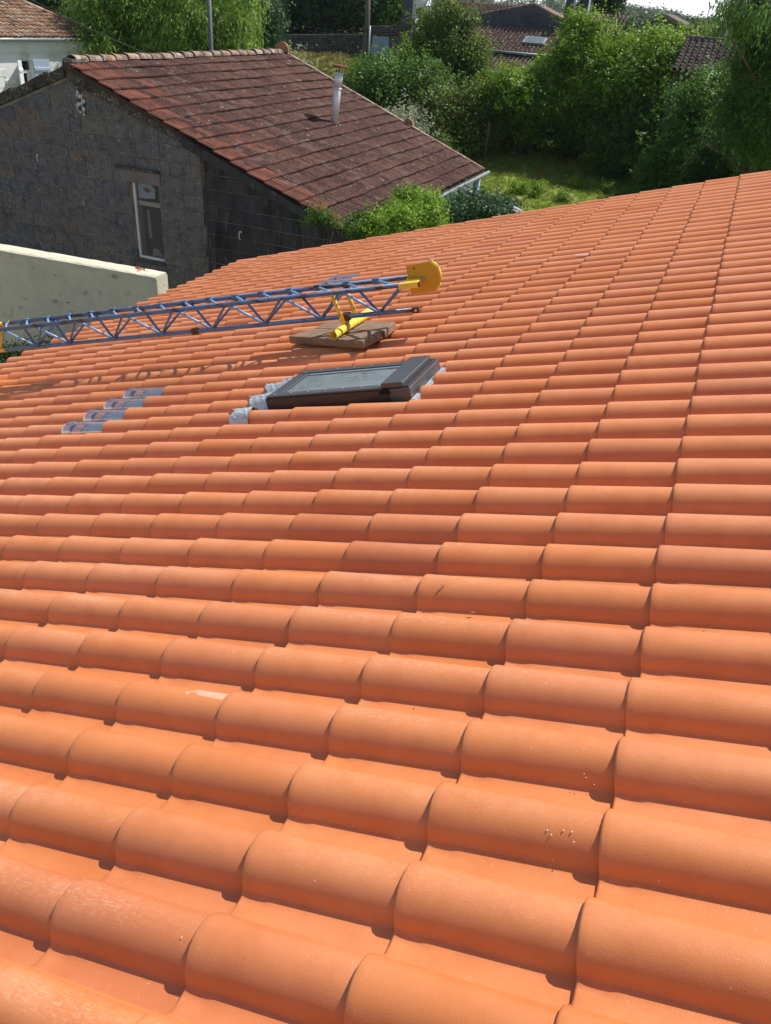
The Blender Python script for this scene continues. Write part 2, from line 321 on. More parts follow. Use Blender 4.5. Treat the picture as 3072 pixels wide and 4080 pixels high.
M_darkstone = mat('dark_rubble_stone', (0.10, 0.092, 0.085), .95, .1, [(5, .45, .7, (0.05, .047, .045), .7), (14, .6, .7, (.22, .21, .19), .6)], [(20, .5, .03)],
                  rndcol=[(0.08, 0.078, 0.078), (0.13, 0.12, 0.11), (0.10, 0.09, 0.085), (0.16, 0.15, 0.135)])
M_greywall = mat('grey_cement_wall', (0.17, 0.17, 0.175), .95, .1, [(2, .45, .7, (0.11, .11, .12), .7), (14, .6, .7, (.24, .24, .24), .6)])
M_bluegate = mat('grey_blue_gate_paint', (0.30, 0.40, 0.52), .6, .3, [(3, .5, .8, (.24, .32, .42), .6)])
M_bark = mat('bark', (0.10, 0.075, 0.055), .95, .1, [(12, .5, .7, (0.05, .04, .03), .7, (3, 3, .6))], [(30, .7, .02)])
M_grass = mat('lawn_soil_and_grass', (0.15, 0.21, 0.035), 1.0, .05, [(0.35, .42, .6, (0.24, 0.26, 0.06), .7), (1.6, .52, .66, (0.36, 0.30, 0.16), .8), (5, .48, .7, (0.09, .16, .03), .7)], [(12, .6, .05)])
M_red = mat('poppy_red', (0.8, 0.06, 0.02), .6, .2)
M_orange = mat('orange_scrap', (0.45, 0.12, 0.03), .6, .3, [(30, .5, .6, (.05, .03, .02), 1.0)])
M_chip = mat('wood_chip', (0.40, 0.20, 0.10), .8, .2, [(90, .5, .7, (.22, .1, .05), .7)])
M_whitebit = mat('white_grit', (0.75, 0.70, 0.62), .8, .2)
M_clear = bpy.data.materials.new('clear_polycarbonate'); M_clear.use_nodes = True
_nt = M_clear.node_tree; _nt.nodes.remove(_nt.nodes['Principled BSDF']); _o = [n for n in _nt.nodes if n.type == 'OUTPUT_MATERIAL'][0]
_t = N(_nt, 'ShaderNodeBsdfTransparent'); _t.inputs[0].default_value = (.90, .93, .97, 1); _gl = N(_nt, 'ShaderNodeBsdfGlossy'); _gl.inputs['Roughness'].default_value = .12; _gl.inputs[0].default_value = (.95, .97, 1, 1)
_lw = N(_nt, 'ShaderNodeLayerWeight', Blend=.35); _mr = N(_nt, 'ShaderNodeMapRange'); _mr.inputs[3].default_value = .26; _mr.inputs[4].default_value = .85; _nt.links.new(_lw.outputs['Facing'], _mr.inputs[0])
_mx = N(_nt, 'ShaderNodeMixShader'); _nt.links.new(_mr.outputs[0], _mx.inputs[0]); _nt.links.new(_t.outputs[0], _mx.inputs[1]); _nt.links.new(_gl.outputs[0], _mx.inputs[2]); _nt.links.new(_mx.outputs[0], _o.inputs['Surface'])
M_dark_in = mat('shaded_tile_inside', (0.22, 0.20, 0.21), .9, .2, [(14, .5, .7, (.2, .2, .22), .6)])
M_underlay = mat('grey_underlay', (0.20, 0.22, 0.26), .8, .2, [(20, .5, .7, (.10, .10, .12), .6)])
M_thin = M_clear.copy(); M_thin.name = 'window_glass'
for _n in M_thin.node_tree.nodes:
    if _n.type == 'MAP_RANGE': _n.inputs[3].default_value = .03; _n.inputs[4].default_value = .14
    if _n.type == 'BSDF_GLOSSY': _n.inputs['Roughness'].default_value = .02
M_refl_pale = mat('pale_reflection_paint', (0.26, 0.29, 0.30), .8, .2); M_refl_band = mat('cream_reflection_paint', (0.34, 0.31, 0.22), .8, .2); M_room = mat('unlit_room_black', (0.013, 0.011, 0.008), .9, .1); M_dkred = mat('dark_red_mark', (0.16, 0.03, 0.03), .7, .2)  # panel, band, red mark: reflections put into colour; room: darkness put into colour
M_skyglass = bpy.data.materials.new('dusty_skylight_glass'); M_skyglass.use_nodes = True
_nt = M_skyglass.node_tree; _b = _nt.nodes['Principled BSDF']; _b.inputs['Roughness'].default_value = .06; _b.inputs['Specular IOR Level'].default_value = .9
_g = N(_nt, 'ShaderNodeNewGeometry'); _mp = N(_nt, 'ShaderNodeMapping'); _mp.inputs['Scale'].default_value = (1.2, 5, 1.2); _nt.links.new(_g.outputs['Position'], _mp.inputs[0])
_n1 = N(_nt, 'ShaderNodeTexNoise', Scale=7.0, Detail=7.0, Roughness=.7); _nt.links.new(_mp.outputs[0], _n1.inputs['Vector'])
_r1 = N(_nt, 'ShaderNodeValToRGB'); _r1.color_ramp.elements[0].position = .32; _r1.color_ramp.elements[0].color = (.11, .135, .145, 1); _r1.color_ramp.elements[1].position = .72; _r1.color_ramp.elements[1].color = (.21, .245, .25, 1)
_nt.links.new(_n1.outputs[0], _r1.inputs[0]); _nt.links.new(_r1.outputs[0], _b.inputs['Base Color'])
_m1 = N(_nt, 'ShaderNodeMapRange'); _m1.inputs[1].default_value = .4; _m1.inputs[2].default_value = .7; _m1.inputs[3].default_value = .08; _m1.inputs[4].default_value = .28
_nt.links.new(_n1.outputs[0], _m1.inputs[0]); _nt.links.new(_m1.outputs[0], _b.inputs['Roughness'])

LM_bright = leafmat('bright_green_leaves', (0.035, 0.100, 0.008), (0.28, 0.46, 0.045), .30)
LM_mid = leafmat('mid_green_leaves', (0.020, 0.062, 0.010), (0.14, 0.28, 0.045), .28)
LM_dark = leafmat('dark_green_leaves', (0.014, 0.040, 0.010), (0.045, 0.10, 0.022), .3)
LM_blue = leafmat('blue_green_leaves', (0.018, 0.052, 0.022), (0.065, 0.14, 0.055), .3)
LM_olive = leafmat('olive_leaves', (0.038, 0.075, 0.012), (0.22, 0.31, 0.06), .28)
LM_pale = leafmat('pale_leaves', (0.10, 0.15, 0.07), (0.42, 0.45, 0.32), .3)
LM_bamboo = leafmat('bamboo_leaves', (0.032, 0.095, 0.010), (0.33, 0.50, 0.09), .30)
LM_far = leafmat('far_wood_leaves', (0.028, 0.060, 0.020), (0.085, 0.13, 0.04), .2)
LM_dry = leafmat('dry_grass_blades', (0.13, 0.12, 0.04), (0.26, 0.22, 0.08), .3)
LM_lawn = leafmat('lawn_blades', (0.10, 0.17, 0.02), (0.28, 0.36, 0.07), .4)

# ------------------------------------------------------------------ terrain
def sstep(t): t = np.clip(t, 0, 1); return t * t * (3 - 2 * t)
def gz(x, y):
    x = np.asarray(x, float); y = np.asarray(y, float)
    base = np.clip((y - 28) * .11, 0, 3.2)
    left = sstep((y - 38) / 11) * sstep((-x - 14) / 8) * 1.85
    far = -sstep((y - 62) / 60) * 2.0
    return base + left + far + .06 * np.sin(x * 1.3) * np.cos(y * .9)
def ghit(px_, py_):
    r = ray(px_, py_)
    for t in np.arange(5, 300, .15):
        P = C0 + r * t
        if P[2] < gz(P[0], P[1]): return P
    return P
def build_terrain():
    xs = np.concatenate([np.linspace(-1500, -60, 16), np.linspace(-55, 30, 86), np.linspace(40, 1500, 14)])
    ys = np.concatenate([np.linspace(-150, -5, 6), np.linspace(0, 70, 71), np.linspace(80, 1500, 24)])
    X, Y = np.meshgrid(xs, ys, indexing='ij'); Z = gz(X, Y)
    nx, ny = X.shape
    V = np.stack([X, Y, Z], -1).reshape(-1, 3)
    Fc = [(i * ny + j, (i + 1) * ny + j, (i + 1) * ny + j + 1, i * ny + j + 1) for i in range(nx - 1) for j in range(ny - 1)]
    obj('ground', mesh('ground', V, Fc, True), M_grass, kind='structure')
build_terrain()

obj('yard', box_me('yard', -24, 8, -2, 13.9, -.2, .06), mat('gravel_yard', (0.17, 0.15, 0.13), .95, .1, [(3, .45, .7, (.11, .10, .085), .7), (40, .5, .7, (.26, .24, .21), .6)], [(60, .5, .01)]), kind='structure')
# ------------------------------------------------------------------ foliage
def fast_mesh(name, V, quads, tint=None, smooth=False):
    me = bpy.data.meshes.new(name); nv = len(V); nq = len(quads)
    me.vertices.add(nv); me.vertices.foreach_set('co', V.astype(np.float32).ravel())
    k = quads.shape[1]
    me.loops.add(nq * k); me.loops.foreach_set('vertex_index', quads.astype(np.int32).ravel())
    me.polygons.add(nq); me.polygons.foreach_set('loop_start', np.arange(nq, dtype=np.int32) * k)
    if tint is not None:
        a = me.attributes.new('tint', 'FLOAT', 'FACE'); a.data.foreach_set('value', tint.astype(np.float32))
    me.update(calc_edges=True); return me
def unit(v): return v / (np.linalg.norm(v, axis=-1, keepdims=True) + 1e-9)
def leaves_me(name, lobes, n, size, seed, aspect=2.0, droop=0.0, clump=.28, per=26, shell=(.62, 1.04), jag=.18, bias_up=.15, zmin=None):
    """lobes: (cx,cy,cz,rx,ry,rz). Returns a mesh of n folded leaf faces gathered in clumps over the lobes."""
    rg = np.random.default_rng(seed); lobes = np.array(lobes, float)
    if size < .5: n = int(n * 1.6); size = size * .80
    if size < .5:
        big = lobes.copy(); big[:, 3:] *= .74; subs = [big]
        for k in range(7):
            dd = unit(rg.normal(size=(len(lobes), 3)) + np.array([.1, -.2, .35])); f_ = rg.uniform(.26, .44, (len(lobes), 1))
            sb = lobes.copy(); sb[:, :3] += dd * lobes[:, 3:] * rg.uniform(.55, .80, (len(lobes), 1)); sb[:, 3:] *= f_; subs.append(sb)
        lobes = np.concatenate(subs)
    wts = (lobes[:, 3] * lobes[:, 4] + lobes[:, 4] * lobes[:, 5] + lobes[:, 3] * lobes[:, 5]); wts /= wts.sum()
    nc = max(3, n // per)
    li = rg.choice(len(lobes), nc, p=wts)
    d = unit(rg.normal(size=(nc, 3)) + np.array([0, 0, bias_up]))
    # smooth random swelling so that outlines are uneven
    ph = rg.uniform(0, 6.28, 6)
    sw = 1 + jag * (np.sin(d[:, 0] * 4 + ph[0]) * np.cos(d[:, 1] * 5 + ph[1]) + .7 * np.sin(d[:, 2] * 6 + ph[2] + d[:, 0] * 3)) + rg.normal(0, jag * .45, nc)
    rr = (shell[0] + (shell[1] - shell[0]) * rg.power(2.2, nc)) * sw
    cc = lobes[li, :3] + d * lobes[li, 3:] * rr[:, None]
    ctint = rg.normal(0, .22, nc)
    csize = rg.uniform(.6, 1.45, nc)
    ci = np.repeat(np.arange(nc), per)[:n]; m = len(ci)
    off = rg.normal(size=(m, 3)) * clump * csize[ci][:, None]
    off[:, 2] *= .7
    pos = cc[ci] + off
    sh = rg.random(nc) < .30
    if size < .5:
        ex = rg.uniform(0, 1, m)[:, None]; L0 = (clump * rg.uniform(1.5, 4.0, nc))[ci][:, None]
        sd = unit(d + rg.normal(0, .35, (nc, 3)) + np.array([0, 0, .3]))[ci]
        pos = np.where(sh[ci][:, None], cc[ci] + sd * ex * L0 + off * .35 * (1 - .6 * ex), pos)
    if droop: pos[:, 2] -= droop * np.linalg.norm(off, axis=1) * rg.uniform(.3, 1.2, m)
    if zmin is not None: pos[:, 2] = np.maximum(pos[:, 2], zmin + rg.uniform(0, .5, m))
    cn = unit(d * 1.0 + np.array([.1, .1, .55]) + rg.normal(size=(nc, 3)) * .35)
    nrm = unit(cn[ci] + rg.normal(size=(m, 3)) * .38)
    ax = rg.normal(size=(m, 3)) * .8 + d[ci] * .6; ax[:, 2] -= .25 + droop * 1.6
    ax = unit(ax - nrm * (ax * nrm).sum(1, keepdims=True))
    bx = np.cross(nrm, ax)
    s = size * rg.uniform(.55, 1.35, m)[:, None]
    w = s / aspect
    p0 = pos; p2 = pos + ax * s - nrm * s * .15; p1 = pos + ax * s * .45 + bx * w * .5 + nrm * s * .06; p3 = pos + ax * s * .45 - bx * w * .5 + nrm * s * .06
    V = np.stack([p0, p1, p2, p3], 1).reshape(-1, 3)
    Q = np.arange(m * 4).reshape(-1, 4)
    tint = np.clip(.42 + ctint[ci] + rg.normal(0, .09, m) + .1 * (d[ci][:, 2]), 0, 1)
    return fast_mesh(name, V, Q, tint)
def trunk_me(name, base, top, r, seed, limbs=6, spread=1.0):
    rg = random.Random(seed); base = Vector(base); top = Vector(top); segs = []
    k = 5; pts = [base]
    for i in range(1, k + 1):
        p = base.lerp(top, i / k); p += Vector((rg.uniform(-1, 1), rg.uniform(-1, 1), 0)) * r * 1.2; pts.append(p)
    for i in range(k): segs.append((pts[i], pts[i + 1], r * (1 - .75 * i / k), r * (1 - .75 * (i + 1) / k)))
    for j in range(limbs):
        f = rg.uniform(.35, .95); p = base.lerp(top, f); a = rg.uniform(0, 6.28); l = spread * rg.uniform(.5, 1.0)
        q = p + Vector((math.cos(a) * l, math.sin(a) * l, l * rg.uniform(.4, .9)))
        mid = p.lerp(q, .5) + Vector((0, 0, .08 * l))
        segs.append((p, mid, r * .4, r * .28)); segs.append((mid, q, r * .28, r * .08))
    return tubes_me(name, segs, 7)
def plant(name, label, cat, base, lobes, n, size, lm, seed, group=None, trunk=None, stems=0, partname='crown', **kw):
    """lobes relative to base"""
    t = empty(name, tuple(base), label, cat, group)
    me = leaves_me(partname, lobes, n, size, seed, **kw)
    obj(partname, me, lm, t)
    if trunk:
        h, r, limbs, spread = trunk
        obj('trunk', trunk_me('trunk', (0, 0, -.3), (0, 0, h), r, seed + 5, limbs, spread), M_bark, t)
    if stems:
        rg = random.Random(seed); segs = []
        for i in range(stems):
            L0 = random.Random(seed * 31 + i).choice(lobes); a = rg.uniform(0, 6.28); q = rg.uniform(.2, .7)
            b0 = Vector((L0[0] * .6 + rg.uniform(-.2, .2), L0[1] * .6 + rg.uniform(-.2, .2), -.1))
            e = Vector((L0[0] + L0[3] * math.cos(a) * q, L0[1] + L0[4] * math.sin(a) * q, L0[2] + L0[5] * .6))
            mid = b0.lerp(e, .5) + Vector((rg.uniform(-.15, .15), rg.uniform(-.15, .15), 0))
            segs += [(b0, mid, .04, .028), (mid, e, .028, .01)]
        obj('stem', tubes_me('stem', segs, 5), M_bark, t)
    return t

# ================================================================== THE NEW ROOF
house = empty('tiled_house', (0, 0, 0), 'newly re-roofed house with bright orange terracotta tiles filling the foreground', 'house')
def roll_h(s, wl, hh):
    a = min(abs(s) / wl, 1.0)
    return hh * max(0.0, 1 - a ** 2.3) ** 0.66
def roof_tile_data(a0, x_low, x_up, sag=1.0, clip=None):
    pass
def tile_mesh(name, n=26, clear=False, notch=False):
    """Tile in roof-local coordinates: lower lip at x=0, body runs up the slope (+x). Roll centred on y=0, channel on the -y side."""
    ys = []
    yA, yB = -0.150, 0.083
    # dense sampling across the roll
    ang = [math.pi * i / 14 for i in range(15)]
    roll = [-0.0775 * math.cos(t) for t in ang]
    ys = [yA, -0.132, -0.120, -0.110, -0.102, -0.094, -0.087, -0.082] + roll + [0.082, 0.088]
    ys = sorted(set(round(v, 5) for v in ys))
    def prof(y, taper, x):
        wl = 0.0735 * taper; hh = 0.065 * (0.93 + .07 * taper)
        if abs(y) < wl:
            z = roll_h(y, wl, hh) + .006
        else:
            d = abs(y) - wl; z = .006 * max(0, 1 - d / .020) ** 2
        e = ((x - .040) / .042) ** 2 + ((y + .098) / .017) ** 2
        if e < 1 and x > .005: z -= .0035 * (1 - e) ** .5
        if y < -0.11: z += 0.006 * ((-0.11 - y) / .04)
        return z
    X = [(0.004, -.0105, 0), (0.0, -.0085, 0), (0.0, -.0045, 0), (0.002, -.0014, 0), (0.006, 0, 0)]
    Xs = [.022, .04, .058, .074, .09, .20, .30, L_ + .05]
    V = []; 
    cols = []
    for (x, dz, _) in X:
        row = []
        for y in ys:
            z = prof(y, 1.045, x) + dz; row.append((x, y, z))
        cols.append(row)
    for x in Xs:
        f = x / L_; row = []
        for y in ys:
            tp = 1.045 - .105 * f
            yy = y
            z = prof(y, tp, x) - 0.0115 * f
            row.append((x, yy, z))
        cols.append(row)
    V = [v for r in cols for v in r]; m = len(ys); Fc = []
    for i in range(len(cols) - 1):
        for j in range(m - 1):
            Fc.append((i * m + j, (i + 1) * m + j, (i + 1) * m + j + 1, i * m + j + 1))
    me = mesh(name, V, Fc, True)
    return me
TILE = tile_mesh('roof_tile')
TILE.materials.append(MT)
VIEW = Vector((0, 0, H))
def to_world(a, b, dx=0, dy=0, dz=0): return ROOF_M @ Vector((-a * L_ + dx, b * W_ + dy, dz))
def pix(P):
    q = RW @ (np.array(P) - C0)
    if q[2] < .1: return None
    return F * q[0] / q[2] + 1536, F * q[1] / q[2] + 2040, q[2]
sky_hole = lambda a, b: a in (5, 6) and b in (12, 13)
CLEAR = {(11, b) for b in (11, 12, 13, 14)} | {(11, b) for b in (28, 29, 30)}
NOTCH = {(4, 0), (4, 27), (1, 14)}
cand = []
for a in range(-3, 20):
    for b in range(-9, 43):
        if sky_hole(a, b) or (a, b) in CLEAR: continue
        c = to_world(a, b, .18, 0, .03); p = pix(c)
        vis = p is not None and -150 < p[0] < 3220 and -200 < p[1] < 4250
        score = (1.0 / (p[2] ** 2) if vis else -1)
        if (a, b) in NOTCH: score = 99
        cand.append((score, a, b))
cand.sort(reverse=True)
rgt = random.Random(3)
stuffV = []; stuffF = []
tv = np.array([v.co[:] for v in TILE.vertices]); tf = [tuple(p.vertices) for p in TILE.polygons]
for i, (sc, a, b) in enumerate(cand):
    ja, jb, jz = rgt.uniform(-.005, .005), rgt.uniform(-.002, .002), rgt.uniform(-.002, .0025)
    rz = rgt.uniform(-.008, .008); rx = rgt.uniform(-.012, .012)
    ml = Matrix.Translation((-a * L_ + ja, b * W_ + jb, jz)) @ Matrix.Rotation(rz, 4, 'Z') @ Matrix.Rotation(rx, 4, 'X')
    if i < 290 and sc > 0:
        o = obj('roof_tile', TILE, None, house)
        o.matrix_local = ROOF_M @ ml
        if (a, b) in NOTCH: o['label'] = 'orange roof tile with a pale rectangular patch cut out of its roll'
    else:
        M_ = np.array(ROOF_M @ ml); vv = tv @ M_[:3, :3].T + M_[:3, 3]
        base = len(stuffV) * len(tv); stuffV.append(vv); stuffF += [tuple(k + base for k in f) for f in tf]
me = mesh('roof_tile_field', np.concatenate(stuffV), stuffF, True)
obj('roof_tile_field', me, MT, house, kind='stuff')
# knocked-out rectangular bits: shallow recess pieces on three rolls near the upper end
for (a, b) in NOTCH:
    V = []; Fc = []; n = 9; x0, x1 = .255, .362
    for i, x in enumerate((x0 - .03, x0, x1)):
        for j in range(n):
            t = math.pi * (.30 + .36 * j / (n - 1)) if i else math.pi * (.52 + .10 * j / (n - 1) - .06)
            r = .0735 * .93
            tp_ = 1.045 - .105 * x / L_; y = -r * math.cos(t); z = roll_h(y, .0735 * tp_, .065 * (.93 + .07 * tp_)) + .0074 - .0115 * x / L_
            V.append((x - (.02 * math.sin(math.pi * j / (n - 1)) if i == 1 else 0), y, z))
    for i in range(2):
        for j in range(n - 1): Fc.append((i * n + j, (i + 1) * n + j, (i + 1) * n + j + 1, i * n + j + 1))
    o = obj('cut_patch', mesh('cut_patch', V, Fc, True), M_cut, house)
    o.matrix_local = ROOF_M @ Matrix.Translation((-a * L_, b * W_, 0))
# clear ventilation tiles
def clear_mesh():
    V = []; Fc = []; n = 15
    xs = [0, .004, .02, .03, .045, .055, .07, .08, .10, .30, .375]
    zs = [-.010, 0, -.004, .006, -.004, .006, -.004, .006, -.004, -.012, -.016]
    for x, dz in zip(xs, zs):
        for j in range(n):
            t = math.pi * j / (n - 1); r = .078
            V.append((x, -r * math.cos(t), (.068 + dz) * (max(0, math.sin(t)) ** .8) + .006))
    for i in range(len(xs) - 1):
        for j in range(n - 1): Fc.append((i * n + j, (i + 1) * n + j, (i + 1) * n + j + 1, i * n + j + 1))
    me = mesh('clear_roof_tile', V, Fc, True); me.materials.append(M_clear); return me
CLR = clear_mesh()
def pan_mesh():
    V = []; Fc = []
    ys = [-.15, -.125, -.10, -.09, -.08]; xs = [(0, -.012), (0, 0), (L_ + .04, -.021)]
    for x, dz in xs:
        for y in ys: V.append((x, y, .006 * max(0, (-.11 - y) / .04) + dz + .001))
    n = len(ys)
    for i in range(2):
        for j in range(n - 1): Fc.append((i * n + j, (i + 1) * n + j, (i + 1) * n + j + 1, i * n + j + 1))
    me = mesh('tile_channel', V, Fc, True); me.materials.append(MT); return me
PAN = pan_mesh()
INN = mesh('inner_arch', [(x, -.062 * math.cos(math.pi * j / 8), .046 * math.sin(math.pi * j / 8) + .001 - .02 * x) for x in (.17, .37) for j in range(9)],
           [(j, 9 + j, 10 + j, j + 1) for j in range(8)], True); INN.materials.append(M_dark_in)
RIM = mesh('inner_tile_edge', [(x, -.066 * math.cos(math.pi * j / 10), .050 * math.sin(math.pi * j / 10) + .001) for x in (.085, .165) for j in range(11)],
           [(j, 11 + j, 12 + j, j + 1) for j in range(10)], True); RIM.materials.append(MT)
for (a, b) in sorted(CLEAR):
    o = obj('clear_roof_tile', CLR, None, house); o['label'] = 'transparent plastic roof tile' ; o.matrix_local = ROOF_M @ Matrix.Translation((-a * L_, b * W_, .002))
    for nm, me_ in (('tile_channel', PAN), ('underlay_strip', INN), ('inner_tile_edge', RIM)):
        q = obj(nm, me_, None, house); q.matrix_local = ROOF_M @ Matrix.Translation((-a * L_, b * W_, 0))
# deck below the tiles, walls
dk = box_me('roof_deck', -19 * L_ + .06, 3 * L_ + .35, -9.6 * W_, 42 * W_ + .05, -.09, -.046)
o = obj('roof_deck', dk, M_underlay, house); o.matrix_local = ROOF_M
e0 = r2w((-19 * L_, 0, 0)); top = r2w((3 * L_ + .4, 0, -.05)); yv = 42 * W_ - CR[1] * 1.0
y_v = r2w((0, 42 * W_, 0))[1]; y_n = r2w((0, -9.5 * W_, 0))[1]
ex = e0[0] + .25
poly = [(ex, 0, -.2), (ex, 0, e0[2] - .06), (top[0], 0, top[2] - .2), (top[0] + 7, 0, e0[2] - .1), (top[0] + 7, 0, -.2)]
obj('house_wall', prism_me('house_wall', [(p[0], y_n + .1, p[2]) for p in poly], (0, y_v - y_n - .25, 0)), M_cream, house)
o = obj('far_roof_slope', prism_me('far_roof_slope', [(top[0], y_n, top[2] + .04), (top[0] + 7.4, y_n, e0[2]), (top[0] + 7.4, y_n, e0[2] - .08), (top[0], y_n, top[2] - .04)], (0, y_v - y_n, 0)), MT, house)

# ------------------------------------------------------------------ roof window (part of the house, pieces one level deeper)
def rbox(name, x0, x1, y0, y1, z0, z1, m, parent, bev=0.002):
    o = obj(name, box_me(name, x0, x1, y0, y1, z0, z1, bev), m, parent); return o
rw = bpy.data.objects.new('roof_window', None); COL.objects.link(rw); rw.parent = house; rw.matrix_local = ROOF_M
rw['label'] = 'dark framed roof window with dusty glass'
x0, x1, y0, y1 = -2.471, -1.504, 2.523, 3.005
zt = .115
fr = rbox('side_frame', x0, x1 - .125, y0 - .003, y0 + .05, -.02, zt - .010, M_framebr, rw)
rbox('side_frame', x0, x1 - .125, y1 - .05, y1 + .003, -.02, zt - .010, M_frame, rw)
rbox('lower_frame', x0 - .004, x0 + .07, y0 + .05, y1 - .05, -.02, zt - .012, M_frame, rw)
rbox('upper_box', x1 - .125, x1 + .004, y0 - .008, y1 + .008, -.02, zt - .004, M_frame, rw, .003)
rbox('sash_strip', x0 + .008, x1 - .17, y0 + .004, y0 + .062, zt - .009, zt + .003, M_frame, rw)
rbox('sash_strip', x0 + .008, x1 - .17, y1 - .062, y1 - .004, zt - .009, zt + .003, M_frame, rw)
rbox('sash_strip', x0 + .008, x0 + .088, y0 + .062, y1 - .062, zt - .011, zt, M_frame, rw)
rbox('hood', x1 - .175, x1 - .040, y0 + .004, y1 - .004, zt - .0035, zt + .028, M_frame, rw, .004)
rbox('hood_lip', x1 - .039, x1 - .006, y0 + .004, y1 - .004, zt - .0035, zt + .004, M_framebr, rw)
rbox('glass_pane', x0 + .088, x1 - .175, y0 + .062, y1 - .062, zt - .022, zt - .010, M_skyglass, rw, 0)
rbox('glazing_bar', x0 + .095, x1 - .176, y1 - .088, y1 - .064, zt - .0095, zt - .004, M_grey_metal, rw)
rbox('hinge', x1 - .185, x1 - .120, y0 - .016, y0 - .004, zt - .032, zt - .014, M_dirt, rw)
for k in range(7):
    for yy in (y0 + .035, y1 - .035):
        xx = x0 + .05 + k * .12
        obj('screw', tubes_me('screw', [((xx, yy, zt + .002), (xx, yy, zt + .007), .006)], 8), M_grey_metal, rw)
# side and top gutters of the flashing kit
rbox('flashing_channel', x1 + .008, x1 + .035, y0 - .03, y1 + .03, -.02, .050, M_lead, rw, 0)
rbox('flashing_channel', x0 - .02, x1 + .02, y0 - .055, y0 - .006, -.008, .012, M_framebr, rw, 0)
rbox('flashing_channel', x0 - .02, x1 + .02, y1 + .006, y1 + .05, .002, .012, M_frame, rw, 0)
# lead apron dressed over the rolls below the window
def apron():
    nx, ny = 16, 84; V = []; Fc = []; rg = random.Random(5)
    for i in range(nx):
        for j in range(ny):
            u = i / (nx - 1); y = y0 - .24 + (y1 + .02 - y0 + .24) * j / (ny - 1)
            x = x0 + .01 - u * (.20 + .025 * math.sin(y * 31) + .012 * math.sin(y * 83))
            yb = (y / W_) - round(y / W_); s = yb * W_
            h = roll_h(s, .086, .078) if abs(s) < .086 else 0
            zt = .010 + h + .004 * math.sin(y * 90 + x * 60) * math.sin(x * 75) + rg.uniform(-.002, .002)
            edge = .055 * (1 - u) ** 2 * (1 if y > y0 else max(0, 1 - (y0 - y) / .1))
            V.append((x, y, zt + edge * .5))
    for i in range(nx - 1):
        for j in range(ny - 1):
            yc = V[i * ny + j][1]
            if yc < y0 - .02 and i < nx * .25: continue
            Fc.append((i * ny + j, (i + 1) * ny + j, (i + 1) * ny + j + 1, i * ny + j + 1))
    return mesh('lead_apron', V, Fc, True)
obj('lead_apron', apron(), M_lead, rw)

# ------------------------------------------------------------------ planks and lattice jib
def rprism(name, pts, z0, z1, m, label, cat, group=None, bev=.004):
    me = prism_me(name, [(p[0], p[1], z0) for p in pts], (0, 0, z1 - z0), bev)
    c = Vector((sum(p[0] for p in pts) / len(pts), sum(p[1] for p in pts) / len(pts), z0))
    me.transform(Matrix.Translation(-c))
    o = obj(name, me, m, None, label, cat, group); o.matrix_world = ROOF_M @ Matrix.Translation(c); return o
rprism('plank', [(-3.067, 3.889), (-2.245, 3.515), (-2.195, 3.740), (-2.935, 4.055)], .078, .136, M_planks,
       'thick brown plank nearest the skylight, under the yellow pipe', 'plank', 'planks under the lattice jib')
rprism('plank', [(-2.925, 4.062), (-2.175, 3.748), (-2.185, 3.975), (-2.880, 4.255)], .078, .133, M_planks,
       'shorter brown plank on the far side of the pair below the lattice jib', 'plank', 'planks under the lattice jib')
jd = Vector((-0.964, -0.057, -0.258)).normalized()
jside = Vector((-0.059, 0.998, 0)).normalized(); jup = jside.cross(jd); jup = jup if jup.z > 0 else -jup
P0 = Vector((-2.317, 5.253, 5.039))
J = Matrix(((jd.x, jside.x, jup.x, P0.x), (jd.y, jside.y, jup.y, P0.y), (jd.z, jside.z, jup.z, P0.z), (0, 0, 0, 1)))
jib = empty('lattice_jib', (0, 0, 0), 'blue steel lattice crane jib with yellow end plate lying across the roof', 'crane jib')
jib.matrix_world = J
def jpt(t, w, h): return Vector((t, w, h))
WF, WB, HH = -.095, .125, .205
def chord(name, t0, t1, w, h, r, m, cuts=1):
    obj(name, tubes_me(name, [(jpt(t0, w, h), jpt(t1, w, h), r)], 12), m, jib)
chord('bottom_chord', -.50, 3.42, 0, 0, .0165, M_blue)
chord('top_chord', -.50, 3.48, WF, HH, .0175, M_blue_old)
chord('top_chord', -.50, 3.40, WB, HH, .0175, M_blue_old)
nodes = [-.225, .247, .728, 1.208, 1.695, 2.185, 2.665, 3.03]
for i, t in enumerate(nodes):
    for w in (WF, WB):
        for tt, m_, rr in ((t - .235, M_blue, .0095), (t + .215, M_blue_lt if w == WF else M_blue, .0105)):
            if -.5 < tt < 3.5:
                obj('lattice_bar', tubes_me('lattice_bar', [(jpt(t, 0, .004), jpt(tt, w, HH - .005), rr)], 7), m_, jib)
    obj('gusset', box_me('gusset', t - .035, t + .035, -.022, .022, .0, .024, .004), M_blue_old, jib)
t = -.40; k = 0
while t < 3.4:
    obj('cross_bar', tubes_me('cross_bar', [(jpt(t, WF, HH + .004), jpt(t - .0 + (.20), WB, HH + .004), .010)], 7), M_blue_lt, jib)
    obj('weld_plate', box_me('weld_plate', t + .17, t + .23, WB - .022, WB + .012, HH - .02, HH + .023, .005), M_blue_old, jib)
    t += .24; k += 1
obj('joint_collar', box_me('joint_collar', 1.34, 1.40, -.024, .024, -.023, .025, .006), M_rust, jib)
# clevis at the free end of the bottom chord
obj('clevis', box_me('clevis', -.535, -.48, -.022, .022, -.021, .021, .004), M_rust, jib)
obj('pin_hole', tubes_me('pin_hole', [(jpt(-.512, -.0245, 0), jpt(-.512, -.0225, 0), .008)], 10), M_whitebit, jib)
